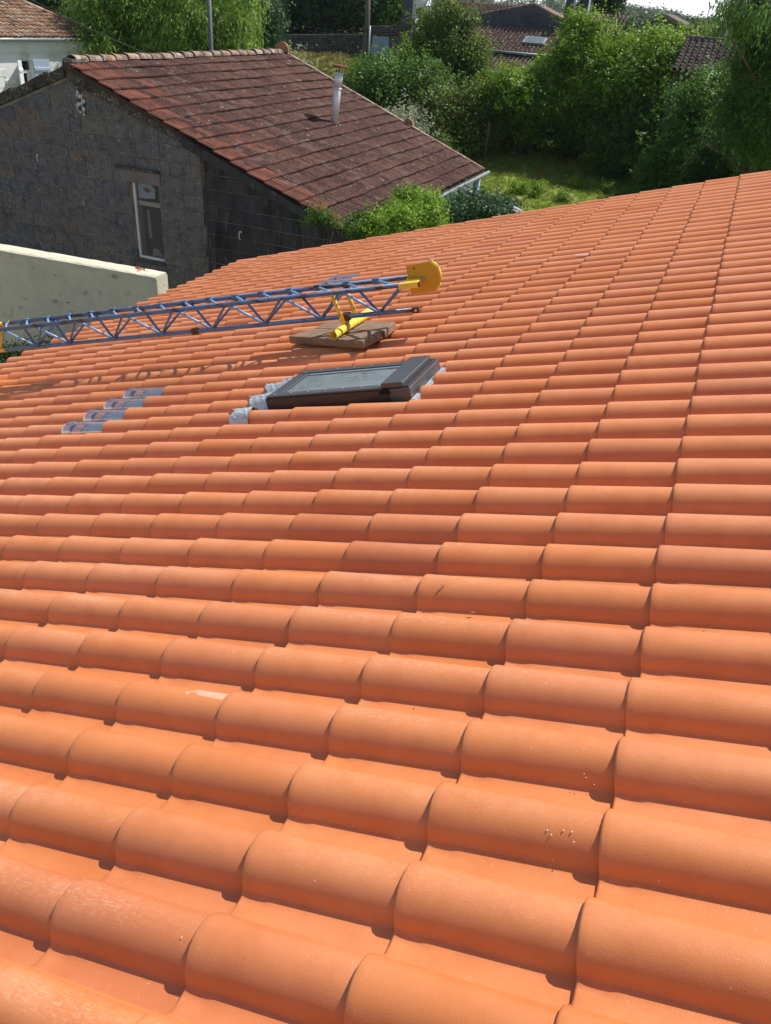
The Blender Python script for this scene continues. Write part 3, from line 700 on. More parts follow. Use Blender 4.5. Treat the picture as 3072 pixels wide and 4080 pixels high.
# yellow end plate in the plane of the jib
Ji = J.inverted()
def jplane(px_, py_, w):
    o_ = Ji @ Vector((0, 0, H)); d_ = Ji.to_3x3() @ Vector(ray(px_, py_)); s = (w - o_.y) / d_.y; return o_ + d_ * s
pl = [jplane(x, y, .012) for x, y in ((1617, 1060), (1704, 1043), (1714, 1043), (1744, 1067), (1755, 1125), (1750, 1131), (1731, 1161), (1717, 1163), (1640, 1174), (1630, 1138))]
obj('end_plate', prism_me('end_plate', pl, (0, .006, 0), .001), M_yellow, jib)
for q0, q1 in ((2, 3), (3, 4), (5, 6)):
    a_, b_ = pl[q0], pl[q1]; mid = (a_ + b_) / 2
    obj('plate_flange', tubes_me('plate_flange', [(a_ + Vector((0, .018, 0)), b_ + Vector((0, .018, 0)), .012)], 6), M_yellow2, jib)
bc = jplane(1687, 1108, .010)
obj('bolt', tubes_me('bolt', [(bc, bc + Vector((0, -.008, 0)), .013), (bc + Vector((0, -.008, 0)), bc + Vector((0, -.02, 0)), .006)], 10), M_grey_metal, jib)
b0 = jplane(1590, 1141, WF - .01); b1 = jplane(1672, 1122, WF + .02)
xx0, xx1 = min(b0.x, b1.x), max(b0.x, b1.x)
obj('yellow_bracket', box_me('yellow_bracket', xx0, xx1, WF - .03, WF + .025, HH - .025, HH + .015, .003), M_yellow2, jib)
obj('yellow_bracket', box_me('yellow_bracket', -.58, -.47, -.03, .06, HH - .03, HH + .015, .003), M_yellow2, jib)
obj('bracket_end', box_me('bracket_end', xx0 - .012, xx0 - .001, WF - .026, WF + .02, HH - .02, HH + .011, 0), M_rust, jib)
# yellow trestle: pipe on the planks with two legs up to the top chords
Rl = lambda x, y, z: Ji @ (ROOF_M @ Vector((x, y, z)))
def hollow_pipe(name, p0, p1, r, m, parent):
    v, f = tube_data(p0, p1, r, r, 16, False, 0); v2, f2 = tube_data(p0, p1, r * .86, r * .86, 16, False, len(v))
    n = 16; rim = [(i, (i + 1) % n, 32 + (i + 1) % n, 32 + i) for i in range(n)] + [(16 + i, 16 + (i + 1) % n, 48 + (i + 1) % n, 48 + i) for i in range(n)]
    return obj(name, mesh(name, v + v2, f + f2 + rim, True), m, parent)
hollow_pipe('support_pipe', Rl(-2.518, 3.61, .170), Rl(-2.500, 4.26, .170), .032, M_yellow2, jib)
pcent = Rl(-2.513, 3.84, .20)
for (w, y_) in ((WF, 3.80), (WB, 4.02)):
    q = Rl(-2.512, y_, .19)
    obj('support_leg', tubes_me('support_leg', [(q, jpt(q.x + .03, w, HH), .016)], 10), M_yellow2, jib)
q = Rl(-2.512, 3.93, .22)
obj('clamp', box_me('clamp', q.x - .03, q.x + .03, -.03, .03, -.03, .028, .006), M_rust, jib)
# yellow joint at the far (left) end
obj('end_frame', tubes_me('end_frame', [(jpt(3.47, WF, HH), jpt(3.47, 0, 0), .015), (jpt(3.47, 0, 0), jpt(3.47, WB, HH), .015), (jpt(3.47, WF, HH), jpt(3.47, WB, HH), .015), (jpt(3.36, WB, HH), jpt(3.9, WB, HH), .019), (jpt(3.40, 0, -.0), jpt(3.9, 0, 0), .018), (jpt(3.47, WF, HH), jpt(3.9, WF, HH), .018)], 10), M_yellow2, jib)
# the mast the jib hinges on, just out of frame: two struts down to the yard
obj('mast_strut', tubes_me('mast_strut', [(Ji @ Vector((-5.9, 4.95, 4.2)), Ji @ Vector((-6.9, 4.9, 0.0)), .05), (Ji @ Vector((-5.9, 5.2, 4.2)), Ji @ Vector((-6.9, 5.3, 0.0)), .05)], 8), M_yellow2, jib)

# ------------------------------------------------------------------ small litter on the tiles
def litter(x, y, z, l, w, ang, m, label, cat, nm, group=None):
    me = mesh(nm, [(-l / 2, 0, 0), (-l * .2, w / 2, .003), (l / 2, w * .1, .001), (-l * .1, -w / 2, .002), (0, 0, .006)], [(0, 1, 4), (1, 2, 4), (2, 3, 4), (3, 0, 4), (3, 2, 1, 0)])
    o = obj(nm, me, m, None, label, cat, group); o.matrix_world = ROOF_M @ Matrix.Translation((x, y, z)) @ Matrix.Rotation(ang, 4, 'Z'); return o
def rhit(px_, py_, z):
    d = BR @ ray(px_, py_); t = (z - CR[2]) / d[2]; P = CR + d * t; return P
for (px_, py_, z, l, w, ang, lab) in ((1767, 2332, .070, .03, .008, .9, 'curled bark chip on the crown of a roll, right of centre'), (1884, 2441, .009, .022, .009, .2, 'small bark chip lying in a tile channel, right of centre'),
                                     (2560, 2349, .009, .012, .006, .4, 'tiny brown chip beside a tile lip at the right of the roof'), (2804, 2518, .008, .01, .006, 2.0, 'tiny brown crumb in a tile channel near the right edge'),
                                     (1651, 2826, .008, .010, .005, .7, 'tiny dark crumb in a channel left of centre foreground')):
    P = rhit(px_, py_, z); litter(P[0], P[1], z, l, w, ang, M_chip, lab, 'wood chip', 'wood_chip', 'chips on the tiles')
gv = []; gf = []; rg = random.Random(9)
for k in range(18):
    if k < 5: px_, py_ = 2230 + rg.gauss(0, 40), 3300 + rg.gauss(0, 18); z = .068; s = .0022
    elif k < 8: px_, py_ = 2330 + rg.gauss(0, 30), 3050 + rg.gauss(0, 14); z = .068; s = .0018
    else: px_, py_ = rg.uniform(200, 3000), rg.uniform(2300, 4000); z = .004; s = .0018
    P = rhit(px_, py_, z); b0_ = len(gv); yb = P[1] / W_ - round(P[1] / W_); zz = (roll_h(yb * W_, .0735, .066) if abs(yb * W_) < .0735 else 0) + .004
    for dx, dy, dz in ((-1, 0, 0), (0, 1, .2), (1, .2, 0), (0, -1, .1), (0, 0, 1.2)): gv.append(Vector((P[0] + dx * s, P[1] + dy * s, zz - .0065 + dz * s)))
    gf += [(b0_, b0_ + 1, b0_ + 4), (b0_ + 1, b0_ + 2, b0_ + 4), (b0_ + 2, b0_ + 3, b0_ + 4), (b0_ + 3, b0_, b0_ + 4)]
o = obj('tile_grit', mesh('tile_grit', gv, gf), M_whitebit, None, 'scattered specks of pale grit on the orange tiles', 'grit', kind='stuff'); o.matrix_world = ROOF_M

# ================================================================== THE BARN
barn = empty('stone_barn', (-12.3, 18, 0), 'old dark stone barn with weathered red-brown tiled roof beyond the new roof', 'barn')
bo = Vector((-12.3, 18, 0))
def B(v): return Vector(v) - bo
SL = R(20.5)
RX, RZ = -12.32, 5.63; EX, EZ = -6.2, 5.63 - 6.12 * math.tan(SL); YN, YF = 14.0, 22.4
LX = -18.6
def roof_z(x): return RZ - (abs(x - RX)) * math.tan(SL) - .10
def clip_poly(poly, f):
    out = []
    for i in range(len(poly)):
        a, b = poly[i], poly[(i + 1) % len(poly)]; fa, fb = f(a), f(b)
        if fa >= 0: out.append(a)
        if (fa >= 0) != (fb >= 0):
            t = fa / (fa - fb); out.append((a[0] + (b[0] - a[0]) * t, a[1] + (b[1] - a[1]) * t))
    return out
def block_wall(xa, xb, za, zb, ch, bw, y, depth, m, name, top, holes, seed, jit=.02, proud=(.0, .007), mint=.0):
    rg = random.Random(seed); z = za; r = 0
    while z < zb:
        h = ch * rg.uniform(.92, 1.08); x = xa - (bw * .5 if r % 2 else 0) - rg.uniform(0, .1)
        while x < xb:
            w = bw * rg.uniform(.75, 1.2)
            if rg.random() < .12: w *= .55
            x0_, x1_ = max(x, xa), min(x + w - .014, xb); z0_, z1_ = z, z + h - .013
            x += w
            if x1_ - x0_ < .06: continue
            pieces = [[(x0_, z0_), (x1_, z0_), (x1_, z1_), (x0_, z1_)]]
            for (hx0, hx1, hz0, hz1) in holes:
                newp = []
                for p in pieces:
                    xs = [q[0] for q in p]; zs = [q[1] for q in p]
                    if min(xs) >= hx1 or max(xs) <= hx0 or min(zs) >= hz1 or max(zs) <= hz0: newp.append(p); continue
                    for f in (lambda q: hx0 - q[0], lambda q: q[0] - hx1):
                        c = clip_poly(p, f)
                        if len(c) >= 3: newp.append(c)
                    mid = clip_poly(clip_poly(p, lambda q: q[0] - hx0), lambda q: hx1 - q[0])
                    if len(mid) >= 3:
                        for f in (lambda q: hz0 - q[1], lambda q: q[1] - hz1):
                            c = clip_poly(mid, f)
                            if len(c) >= 3: newp.append(c)
                pieces = newp
            for p in pieces:
                for f in top: p = clip_poly(p, f) if len(p) >= 3 else p
                if len(p) < 3: continue
                ar = abs(sum(p[i][0] * p[(i + 1) % len(p)][1] - p[(i + 1) % len(p)][0] * p[i][1] for i in range(len(p)))) / 2
                if ar < .006: continue
                pr = rg.uniform(*proud)
                pts = [B((q[0] + rg.uniform(-jit, jit) * .3, y - pr, q[1] + rg.uniform(-jit, jit) * .3)) for q in p]
                obj(name, prism_me(name, pts, (0, depth, 0), .006), m, barn)
        z += h; r += 1
top = [lambda q: roof_z(q[0]) - .12 - q[1] if q[0] > RX else 1e-6 + roof_z(q[0]) - .18 - q[1]]
top = [lambda q: RZ - (q[0] - RX) * math.tan(SL) - .20 - q[1], lambda q: RZ + (q[0] - RX) * math.tan(SL) - .26 - q[1]]
win = (-11.19, -10.50, 2.10, 3.62)
lint = (-11.37, -10.42, 3.62, 3.86)
QX = -9.47
block_wall(-15.4, QX, .9, RZ, .292, .575, YN, .12, M_block, 'stone_block', top, [win, lint], 11)
block_wall(QX + .02, EX - .1, .9, 4.6, .285, .50, YN + .06, .10, M_black, 'stained_block', top, [], 23, jit=.006, proud=(.0, .006))
# wall body and east, north sides
def gable(y, th, inset, nm, m, xl=LX, xr=EX - .12):
    pts = [(xl, y, -.3), (xr, y, -.3), (xr, y, roof_z(xr) - .06), (RX, y, RZ - .2), (xl, y, roof_z(xl) - .06)]
    return obj(nm, prism_me(nm, [B(p) for p in pts], (0, th, 0)), m, barn)
def wallcore():
    # front gable core with a real window opening
    x0_, x1_, z0_, z1_ = win; xr = EX - .12; y = YN + .07
    parts = [[(LX, -.3), (x0_, -.3), (x0_, RZ + (x0_ - RX) * -math.tan(SL) - .2), (RX, RZ - .2), (LX, roof_z(LX) - .06)],
             [(x1_, -.3), (QX, -.3), (QX, roof_z(QX) - .1), (x1_, roof_z(x1_) - .1)],
             [(x0_, -.3), (x1_, -.3), (x1_, z0_), (x0_, z0_)], [(x0_, z1_), (x1_, z1_), (x1_, roof_z(x1_) - .1), (x0_, roof_z(x0_) - .1)]]
    for p in parts: obj('wall_core', prism_me('wall_core', [B((a, YN + .012, b)) for a, b in p], (0, .35, 0)), M_mortar, barn)
    obj('wall_core', prism_me('wall_core', [B((a, YN + .075, b)) for a, b in [(QX + .001, -.3), (xr, -.3), (xr, roof_z(xr) - .1), (QX + .001, roof_z(QX) - .1)]], (0, .3, 0)), M_mortar, barn)
wallcore()
gable(YF - .35, .35, 0, 'rear_wall', M_block)
obj('side_wall', box_me('side_wall', EX - .42 - bo.x, EX - .12 - bo.x, YN + .38 - 18, YF - .36 - 18, -.3, roof_z(EX - .12) - .06), M_white, barn)
obj('side_wall', box_me('side_wall', LX - bo.x, LX + .3 - bo.x, YN + .38 - 18, YF - .36 - 18, -.3, roof_z(LX) - .06), M_block, barn)
# window
x0_, x1_, z0_, z1_ = win
wf = bpy.data.objects.new('window', None); COL.objects.link(wf); wf.parent = barn; wf.location = B((0, YN + .10, 0))
fw = .045
for nm, bx in (('window_frame', (x0_, x0_ + fw, z0_, z1_)), ('window_frame', (x1_ - fw * .7, x1_, z0_, z1_)), ('window_frame', (x0_ + fw, x1_ - fw * .7, z0_, z0_ + fw)), ('window_frame', (x0_ + fw, x1_ - fw * .7, z1_ - fw * .5, z1_))):
    obj(nm, box_me(nm, bx[0], bx[1], -.03, .03, bx[2], bx[3], .004), M_paintw, wf)
obj('window_pane', box_me('window_pane', x0_ + fw, x1_ - fw * .7, -.004, .004, z0_ + fw, z1_ - fw * .5), M_thin, wf)
obj('dark_backing', box_me('dark_backing', x0_ - .1, x1_ + .1, .23, .25, z0_ - .1, z1_ + .1), M_room, wf)  # near-black sheet painting the darkness of the unlit interior
obj('cream_reflection', box_me('cream_reflection', x0_ + fw, x1_ - .03, .05, .09, z1_ - .46, z1_ - .375), M_refl_band, wf)  # cream strip added as the garden wall's reflection in the pane
obj('white_reflection', prism_me('white_reflection', [(x0_ + .05, .07, z1_ - .34), (x0_ + .45, .07, z1_ - .30), (x0_ + .47, .07, z1_ - .12), (x0_ + .36, .07, z1_ - .03), (x0_ + .05, .07, z1_ - .03)], (0, .02, 0)), M_refl_pale, wf)  # pale slab added as the whitish reflection in the upper pane
obj('red_mark', prism_me('red_mark', [(x0_ + .17, .06, z1_ - .13), (x0_ + .28, .06, z1_ - .21), (x0_ + .38, .06, z1_ - .16), (x0_ + .27, .06, z1_ - .10)], (0, .009, 0)), M_dkred, wf)  # red fleck on the added white reflection
obj('pale_shape', prism_me('pale_shape', [(x0_ + .25, .08, z0_ + .05), (x0_ + .55, .08, z0_ + .05), (x0_ + .42, .08, z0_ + .2), (x0_ + .32, .08, z0_ + .22)], (0, .02, 0)), M_greywall, wf)  # grey shape low behind the pane
obj('upright_strip', box_me('upright_strip', x0_ + .20, x0_ + .27, .10, .12, z0_ + .4, z1_ - .55), M_greywall, wf)  # narrow grey upright behind the pane
obj('lintel', box_me('lintel', lint[0] - bo.x, lint[1] - bo.x, YN - .05 - 18, YN + .1 - 18, lint[2] + .005, lint[3], .012), M_lint, barn)
obj('lintel_ledge', box_me('lintel_ledge', lint[0] - .12 - bo.x, lint[1] - .02 - bo.x, YN - .085 - 18, YN + .1 - 18, lint[3] + .004, lint[3] + .05, .012), M_coping, barn)
obj('window_sill', box_me('window_sill', x0_ - .06 - bo.x, x1_ + .04 - bo.x, YN - .04 - 18, YN + .09 - 18, z0_ - .07, z0_ - .004, .008), M_grystone, barn)
# lime run and cable loops
def blotch(name, x, z, w, h, m, y=YN - .024, seed=1):
    rg = random.Random(seed); n = 14
    pts = [B((x + w / 2 * math.cos(6.283 * i / n) * rg.uniform(.6, 1.1), y, z + h / 2 * math.sin(6.283 * i / n) * rg.uniform(.7, 1.1))) for i in range(n)]
    obj(name, prism_me(name, pts, (0, .01, 0)), m, barn)
M_lich = mat('white_lichen_crust', (.05, .05, .05), .95, .1, [(14, .48, .56, (.5, .5, .5), .95)])
blotch('lichen_patch', -12.17, 4.98, .24, .62, M_lich, seed=2)
for (x, z, r_) in ((-13.47, 3.80, .05), (-8.62, 2.95, .06)):
    obj('cable_loop', path_me('cable_loop', [B((x + r_ * .5 * math.cos(a_), YN - .03, z + r_ * 1.4 * math.sin(a_))) for a_ in np.linspace(.6, 4.6, 9)], .008, 6), M_paintw, barn)
# coping stones on the left slope of the gable
n = 7
for i in range(n):
    t0, t1 = i / n, (i + 1) / n - .004; xa, xb = RX - .12 - 3.3 * t0, RX - .12 - 3.3 * t1
    f = lambda x: RZ - abs(x - RX) * math.tan(SL)
    up = .03 * (i % 2) + .02
    pts = [(xa, f(xa) - .20), (xb, f(xb) - .20), (xb, f(xb) + up - .05), (xa, f(xa) + up - .02)]
    obj('coping_stone', prism_me('coping_stone', [B((p[0], YN - .07, p[1])) for p in pts], (0, .42, 0), .015), M_coping, barn)
# mortar band and dark barge board on the right slope
f = lambda x: RZ - (x - RX) * math.tan(SL)
obj('verge_mortar', prism_me('verge_mortar', [B((x, YN - .05, z)) for x, z in ((RX - .1, f(RX) - .05), (QX, f(QX) - .05), (QX, f(QX) - .2), (RX - .1, f(RX) - .32))], (0, .3, 0), .01), M_coping, barn)
obj('barge_board', prism_me('barge_board', [B((x, YN - .10, z)) for x, z in ((QX - .35, f(QX - .35) - .06), (EX + .1, f(EX + .1) - .05), (EX + .1, f(EX + .1) - .20), (QX - .35, f(QX - .35) - .26))], (0, .20, 0), .006), M_black, barn)
obj('barge_board', prism_me('barge_board', [B((x, YN - .14, z)) for x, z in ((QX - .2, f(QX - .2) - .05), (EX + .1, f(EX + .1) - .04), (EX + .1, f(EX + .1) - .09), (QX - .2, f(QX - .2) - .12))], (0, .05, 0), .004), M_black, barn)
# roof tiles
BW, BC = .218, .385
def barn_tile_mesh():
    n = 13; V = []; Fc = []
    xs = [(.0, -.040), (.0, -.014), (.012, 0.0), (.2, -.016), (BC + .04, -.036)]
    gr = []
    for k, (x, dz) in enumerate(xs):
        for j in range(n):
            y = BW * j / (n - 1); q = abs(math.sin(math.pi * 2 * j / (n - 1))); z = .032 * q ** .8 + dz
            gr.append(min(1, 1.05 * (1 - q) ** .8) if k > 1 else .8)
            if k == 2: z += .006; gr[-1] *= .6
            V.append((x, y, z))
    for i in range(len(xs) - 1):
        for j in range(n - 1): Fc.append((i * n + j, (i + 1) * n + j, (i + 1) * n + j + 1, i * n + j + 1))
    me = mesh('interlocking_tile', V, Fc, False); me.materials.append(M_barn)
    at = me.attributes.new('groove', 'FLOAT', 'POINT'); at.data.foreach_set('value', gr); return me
BT = barn_tile_mesh(); BTE = BT.copy(); BTE.materials.clear(); BTE.materials.append(M_barn_edge)
BM = Matrix.Translation(B((RX, YN - .14, RZ))) @ Matrix.Rotation(SL, 4, 'Y') @ Matrix.Scale(-1, 4, (1, 0, 0))   # x measured up the slope is negative down
ncol = int(round((YF - YN + .3) / BW)); slope_len = (EX - RX) / math.cos(SL); nrow = int(round(slope_len / BC))
items = []
BMr = Matrix.Translation(B((RX, YN - .14, RZ))) @ Matrix.Rotation(SL, 4, 'Y')
rg = random.Random(12); bv = np.array([v.co[:] for v in BT.vertices]); bf = [tuple(p.vertices) for p in BT.polygons]
SV = []; SF = []
cnt = 0
cells = []
for r in range(nrow):
    for c in range(ncol):
        low = (r + 1) * slope_len / nrow
        ml = BMr @ Matrix.Translation((low + rg.uniform(-.014, .014), c * BW, .035 + .008 * math.sin(c * .35 + r) + rg.uniform(-.004, .006))) @ Matrix.Rotation(rg.uniform(-.02, .02), 4, 'Y') @ Matrix.Rotation(math.pi, 4, 'Z') @ Matrix.Translation((0, -BW, 0))
        P = ml @ Vector((0, 0, 0)) + bo; p = pix(P); cells.append((p[2], r, c, ml))
cells.sort(key=lambda t_: t_[0])
for k, (d_, r, c, ml) in enumerate(cells):
    if k < 290:
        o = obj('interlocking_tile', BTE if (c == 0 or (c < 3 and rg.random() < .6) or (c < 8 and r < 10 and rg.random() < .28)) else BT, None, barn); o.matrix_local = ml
    else:
        M_ = np.array(ml); base = len(SV) * len(bv); SV.append(bv @ M_[:3, :3].T + M_[:3, 3]); SF += [tuple(q + base for q in f_) for f_ in bf]
M_barn2 = M_barn.copy(); M_barn2.name = 'weathered_interlocking_tile_field'
_fm = mesh('interlocking_tile_field', np.concatenate(SV), SF); _ga = _fm.attributes.new('groove', 'FLOAT', 'POINT')
_g0 = [d.value for d in BT.attributes['groove'].data]; _ga.data.foreach_set('value', np.tile(_g0, len(SV)).astype(np.float32))
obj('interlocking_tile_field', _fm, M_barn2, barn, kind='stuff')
obj('roof_deck', prism_me('roof_deck', [B((x, YN - .08, z)) for x, z in ((RX, RZ - .03), (EX + .02, f(EX + .02) - .03), (EX + .02, f(EX + .02) - .08), (RX, RZ - .12))], (0, YF - YN + .12, 0)), M_pan, barn)
obj('rear_slope', prism_me('rear_slope', [B((x, YN + .3, z)) for x, z in ((RX, RZ), (LX - .3, RZ - (RX - LX + .3) * math.tan(SL)), (LX - .3, RZ - (RX - LX + .3) * math.tan(SL) - .08), (RX, RZ - .1))], (0, YF - YN - .3, 0)), M_barn, barn)
# ridge tiles with collars
nr = 21
rt = []
def ridge_mesh():
    n = 9; V = []; Fc = []; Lr = (YF - YN) / nr
    st = [(0, .118, .0), (.0, .131, .0), (.05, .129, .0), (.06, .118, 0), (Lr + .03, .108, -.012)]
    for y, r_, dz in st:
        for j in range(n): a_ = math.pi * j / (n - 1); V.append((r_ * math.cos(a_), y, r_ * .85 * math.sin(a_) + dz - .02))
    for i in range(len(st) - 1):
        for j in range(n - 1): Fc.append((i * n + j, (i + 1) * n + j, (i + 1) * n + j + 1, i * n + j + 1))
    me = mesh('ridge_tile', V, Fc, False); me.materials.append(M_ridge); return me
RT = ridge_mesh()
for i in range(nr):
    o = obj('ridge_tile', RT, None, barn); o.location = B((RX, YN + .05 + i * (YF - YN) / nr, RZ + .045 + rg.uniform(-.008, .012))); o.rotation_euler = (rg.uniform(-.02, .02), 0, rg.uniform(-.02, .02))
obj('ridge_mortar', box_me('ridge_mortar', -.13 + RX - bo.x, .15 + RX - bo.x, YN - .12 - 18, YN + .40 - 18, RZ - .12, RZ + .075, .05), M_coping, barn)
obj('verge_mortar', prism_me('verge_mortar', [B((RX + .02 + s, YF + .02, RZ - s * math.tan(SL) + zz)) for s, zz in ((0, .09), (6.1, .07), (6.1, -.03), (0, -.05))], (0, .10, 0), .01), M_ridge, barn)
# disc finials at the far end
def disc(name, P, r_, m):
    obj(name, tubes_me(name, [(B(P), B((P[0], P[1] + .08, P[2])), r_)], 14), m, barn)
M_fin = mat('lichened_finial', (0.30, 0.15, 0.07), .9, .2, [(14, .5, .7, (0.38, 0.33, 0.22), .8)])
disc('finial', (RX, YF + .02, RZ + .10), .19, M_fin)
vx = RX + 3.85
disc('finial', (vx, YF + .06, f(vx) + .06), .14, M_fin)
# gutter and downpipe
obj('gutter', tubes_me('gutter', [(B((EX + .09, YN + .2, f(EX) - .08)), B((EX + .09, YF + .30, f(EX) - .05)), .042)], 10), M_grey_metal, barn)
obj('downpipe', tubes_me('downpipe', [(B((EX + .06, YF - .5, f(EX) - .1)), B((EX - .02, YF - .5, 0)), .05)], 10), M_bluegate, barn)
# flue
fb = aty(1330, 505, 19.22); ft = aty(1351, 292, 19.22)
fb, ft = Vector(fb), Vector(ft)
fp = bpy.data.objects.new('flue', None); COL.objects.link(fp); fp.parent = barn; fp.location = B(fb)
ax = ft - fb; l = ax.length
obj('flue_pipe', tubes_me('flue_pipe', [(Vector((0, 0, 0)) - ax * .08, ax * .96, .085), (ax * .70, ax * .735, .097), (ax * .735, ax * 1.0, .092)], 20), M_steel, fp)
obj('flue_rim', tubes_me('flue_rim', [(ax * .985, ax * 1.005, .106)], 20), M_steel, fp)
obj('flue_boot', tubes_me('flue_boot', [(Vector((-.01, 0, .06)), Vector((.0, 0, -.08)) , .09, .105), (Vector((-.02, 0, .02)), Vector((.17, -.08, -.13)), .085, .05)], 14), M_lead, fp)
obj('cap_rod', tubes_me('cap_rod', [(ax * .98 + Vector((-.07, 0, 0)), ax * 1.12 + Vector((-.09, 0, 0)), .008), (ax * .98 + Vector((.06, 0, 0)), ax * 1.12 + Vector((.07, 0, 0)), .008), (ax * .98, ax * 1.13, .016)], 6), M_rust, fp)
obj('flue_cap', tubes_me('flue_cap', [(ax * 1.125 + Vector((.01, 0, 0)), ax * 1.15 + Vector((.01, 0, 0)), .20, .17)], 18), M_rust, fp)

# ------------------------------------------------------------------ cream wall in the yard
wz = 3.252
fr_ = Vector((-7.687, 10.0, 0)); fl_ = Vector((-10.533, 9.801, 0)); dirw = (fl_ - fr_).normalized(); nrmw = Vector((-dirw.y, dirw.x, 0)); nrmw = nrmw if nrmw.y > 0 else -nrmw
th_ = .30
def wall_piece(name, m, inset, z0_, z1_, extra=0.0):
    n = 40; V = []; Fc = []; Lw = 5.6
    prof = [(0 + inset, z0_), (0 + inset, z1_ - .03), (.015 + inset, z1_ - .008), (.05, z1_), (th_ - .05, z1_ + .004), (th_ - .012, z1_ - .012), (th_, z1_ - .05), (th_, z0_)]
    rg = random.Random(4)
    for i in range(n + 1):
        s = Lw * i / n - (0 if i else 0); jz = rg.uniform(-.008, .008)
        for (o_, z_) in prof:
            P = fr_ + dirw * s + nrmw * o_
            V.append((P.x, P.y, z_ + (jz if z_ > z0_ + .1 else 0)))
    k = len(prof)
    for i in range(n):
        for j in range(k - 1): Fc.append((i * k + j, (i + 1) * k + j, (i + 1) * k + j + 1, i * k + j + 1))
    Fc.append(tuple(range(k)))
    return mesh(name, V, Fc, False)
cw = empty('garden_wall', (fr_.x, fr_.y, 0), 'cream cement-rendered wall with a sunlit top, left beside the blue jib', 'wall')
me = wall_piece('rendered_wall', M_ochre, 0, -.2, wz); me.transform(Matrix.Translation((-fr_.x, -fr_.y, 0)))
obj('rendered_wall', me, M_ochre, cw)
V = []; Fc = []
# pale cap skim, 6 mm proud of the wall top and end
rg = random.Random(8); n = 44; capz = .006
for i in range(n + 1):
    s = -.010 + 5.6 * i / n
    for o_, z_ in ((-.008, wz - .035 - rg.uniform(0, .02)), (-.006, wz - .004), (.03, wz + .012), (th_ / 2, wz + .018), (th_ - .02, wz + .010), (th_ + .006, wz - .05)):
        P = fr_ + dirw * s + nrmw * o_; V.append((P.x - fr_.x, P.y - fr_.y, z_ + rg.uniform(-.004, .004)))
for i in range(n):
    for j in range(5): Fc.append((i * 6 + j, (i + 1) * 6 + j, (i + 1) * 6 + j + 1, i * 6 + j + 1))
obj('wall_cap', mesh('wall_cap', V, Fc, False), M_cream, cw)
P = -dirw * .012
q = [P + nrmw * -.006, P + nrmw * (th_ + .004)]
obj('wall_end', prism_me('wall_end', [(q[0].x, q[0].y, -.2), (q[1].x, q[1].y, -.2), (q[1].x, q[1].y, wz - .03), (P.x + nrmw.x * .25, P.y + nrmw.y * .25, wz + .006), (P.x + nrmw.x * .05, P.y + nrmw.y * .05, wz + .008), (q[0].x, q[0].y, wz - .03)], tuple(dirw * .03), .004), M_cream, cw)
P = atz(555, 1074, wz + .03)
sc_ = empty('orange_scrap', tuple(P), 'crumpled orange and black scrap lying on top of the cream wall', 'scrap')
for k, (dx, dy, l_, a_) in enumerate(((0, 0, .13, .2), (.07, .01, .10, -.5), (-.05, .02, .12, .5), (.03, -.02, .09, 1.2))):
    obj('flake', mesh('flake', [(dx + l_ / 2 * math.cos(a_), dy + l_ / 2 * math.sin(a_), .0), (dx - l_ / 2 * math.cos(a_), dy - l_ / 2 * math.sin(a_), .006), (dx - .02 * math.sin(a_), dy + .03 * math.cos(a_), .035)], [(0, 1, 2)]), M_orange, sc_)

# ================================================================== canal tile roofs
def canal_mesh(name, m, r0=.088, r1=.07, Lc=.40, n=7):
    V = []; Fc = []
    for x, r_, dz in ((0, r0 - .014, -.0), (0, r0, 0), (Lc, r1, -.03)):
        for j in range(n): a_ = math.pi * j / (n - 1); V.append((x, -r_ * math.cos(a_), r_ * .85 * math.sin(a_) + dz))
    for i in range(2):
        for j in range(n - 1): Fc.append((i * n + j, (i + 1) * n + j, (i + 1) * n + j + 1, i * n + j + 1))
    me = mesh(name, V, Fc, True); me.materials.append(m); return me
def canal_roof(parent, org, edir, updir, nu, nv, me, name='canal_tile', pu=.225, pv=.30, keep=None, seed=1, limit=300, slabm=M_pan, mstuff=None):
    """org: lower corner of the slope, edir along the eave, updir up the slope (world dirs); tiles as objects, those past the limit joined"""
    rg = random.Random(seed); org = Vector(org); ed = Vector(edir).normalized(); up = Vector(updir).normalized(); nz = up.cross(ed); nz = nz if nz.z > 0 else -nz
    Mw = Matrix(((up.x, ed.x, nz.x), (up.y, ed.y, nz.y), (up.z, ed.z, nz.z))).to_4x4()
    off = parent.matrix_world.inverted() if False else Matrix.Translation(-Vector(parent.location))
    k = 0; SVv = []; SFf = []; base_v = np.array([v.co[:] for v in me.vertices]); base_f = [tuple(p.vertices) for p in me.polygons]
    for j in range(nv):
        for i in range(nu):
            u_, v_ = (i + .5) * pu, j * pv
            if keep and not keep(u_, v_): continue
            P = org + ed * (u_ + rg.uniform(-.008, .008)) + up * (v_ + rg.uniform(-.03, .03)) + nz * (.02 + rg.uniform(-.004, .008))
            ml = off @ Matrix.Translation(P) @ Mw @ Matrix.Rotation(rg.uniform(-.05, .05), 4, 'Z')
            if k < limit:
                o = obj(name, me, None, parent); o.matrix_local = ml
            else:
                A = np.array(ml); b_ = len(SVv) * len(base_v); SVv.append(base_v @ A[:3, :3].T + A[:3, 3]); SFf += [tuple(q + b_ for q in f_) for f_ in base_f]
            k += 1
    if SVv:
        obj(name + '_field', mesh(name + '_field', np.concatenate(SVv), SFf, True), me.materials[0], parent, kind='stuff')
CT_A = canal_mesh('canal_tile', M_canalA); CT_B = canal_mesh('canal_tile', M_canalB); CT_C = canal_mesh('canal_tile', M_canalC)

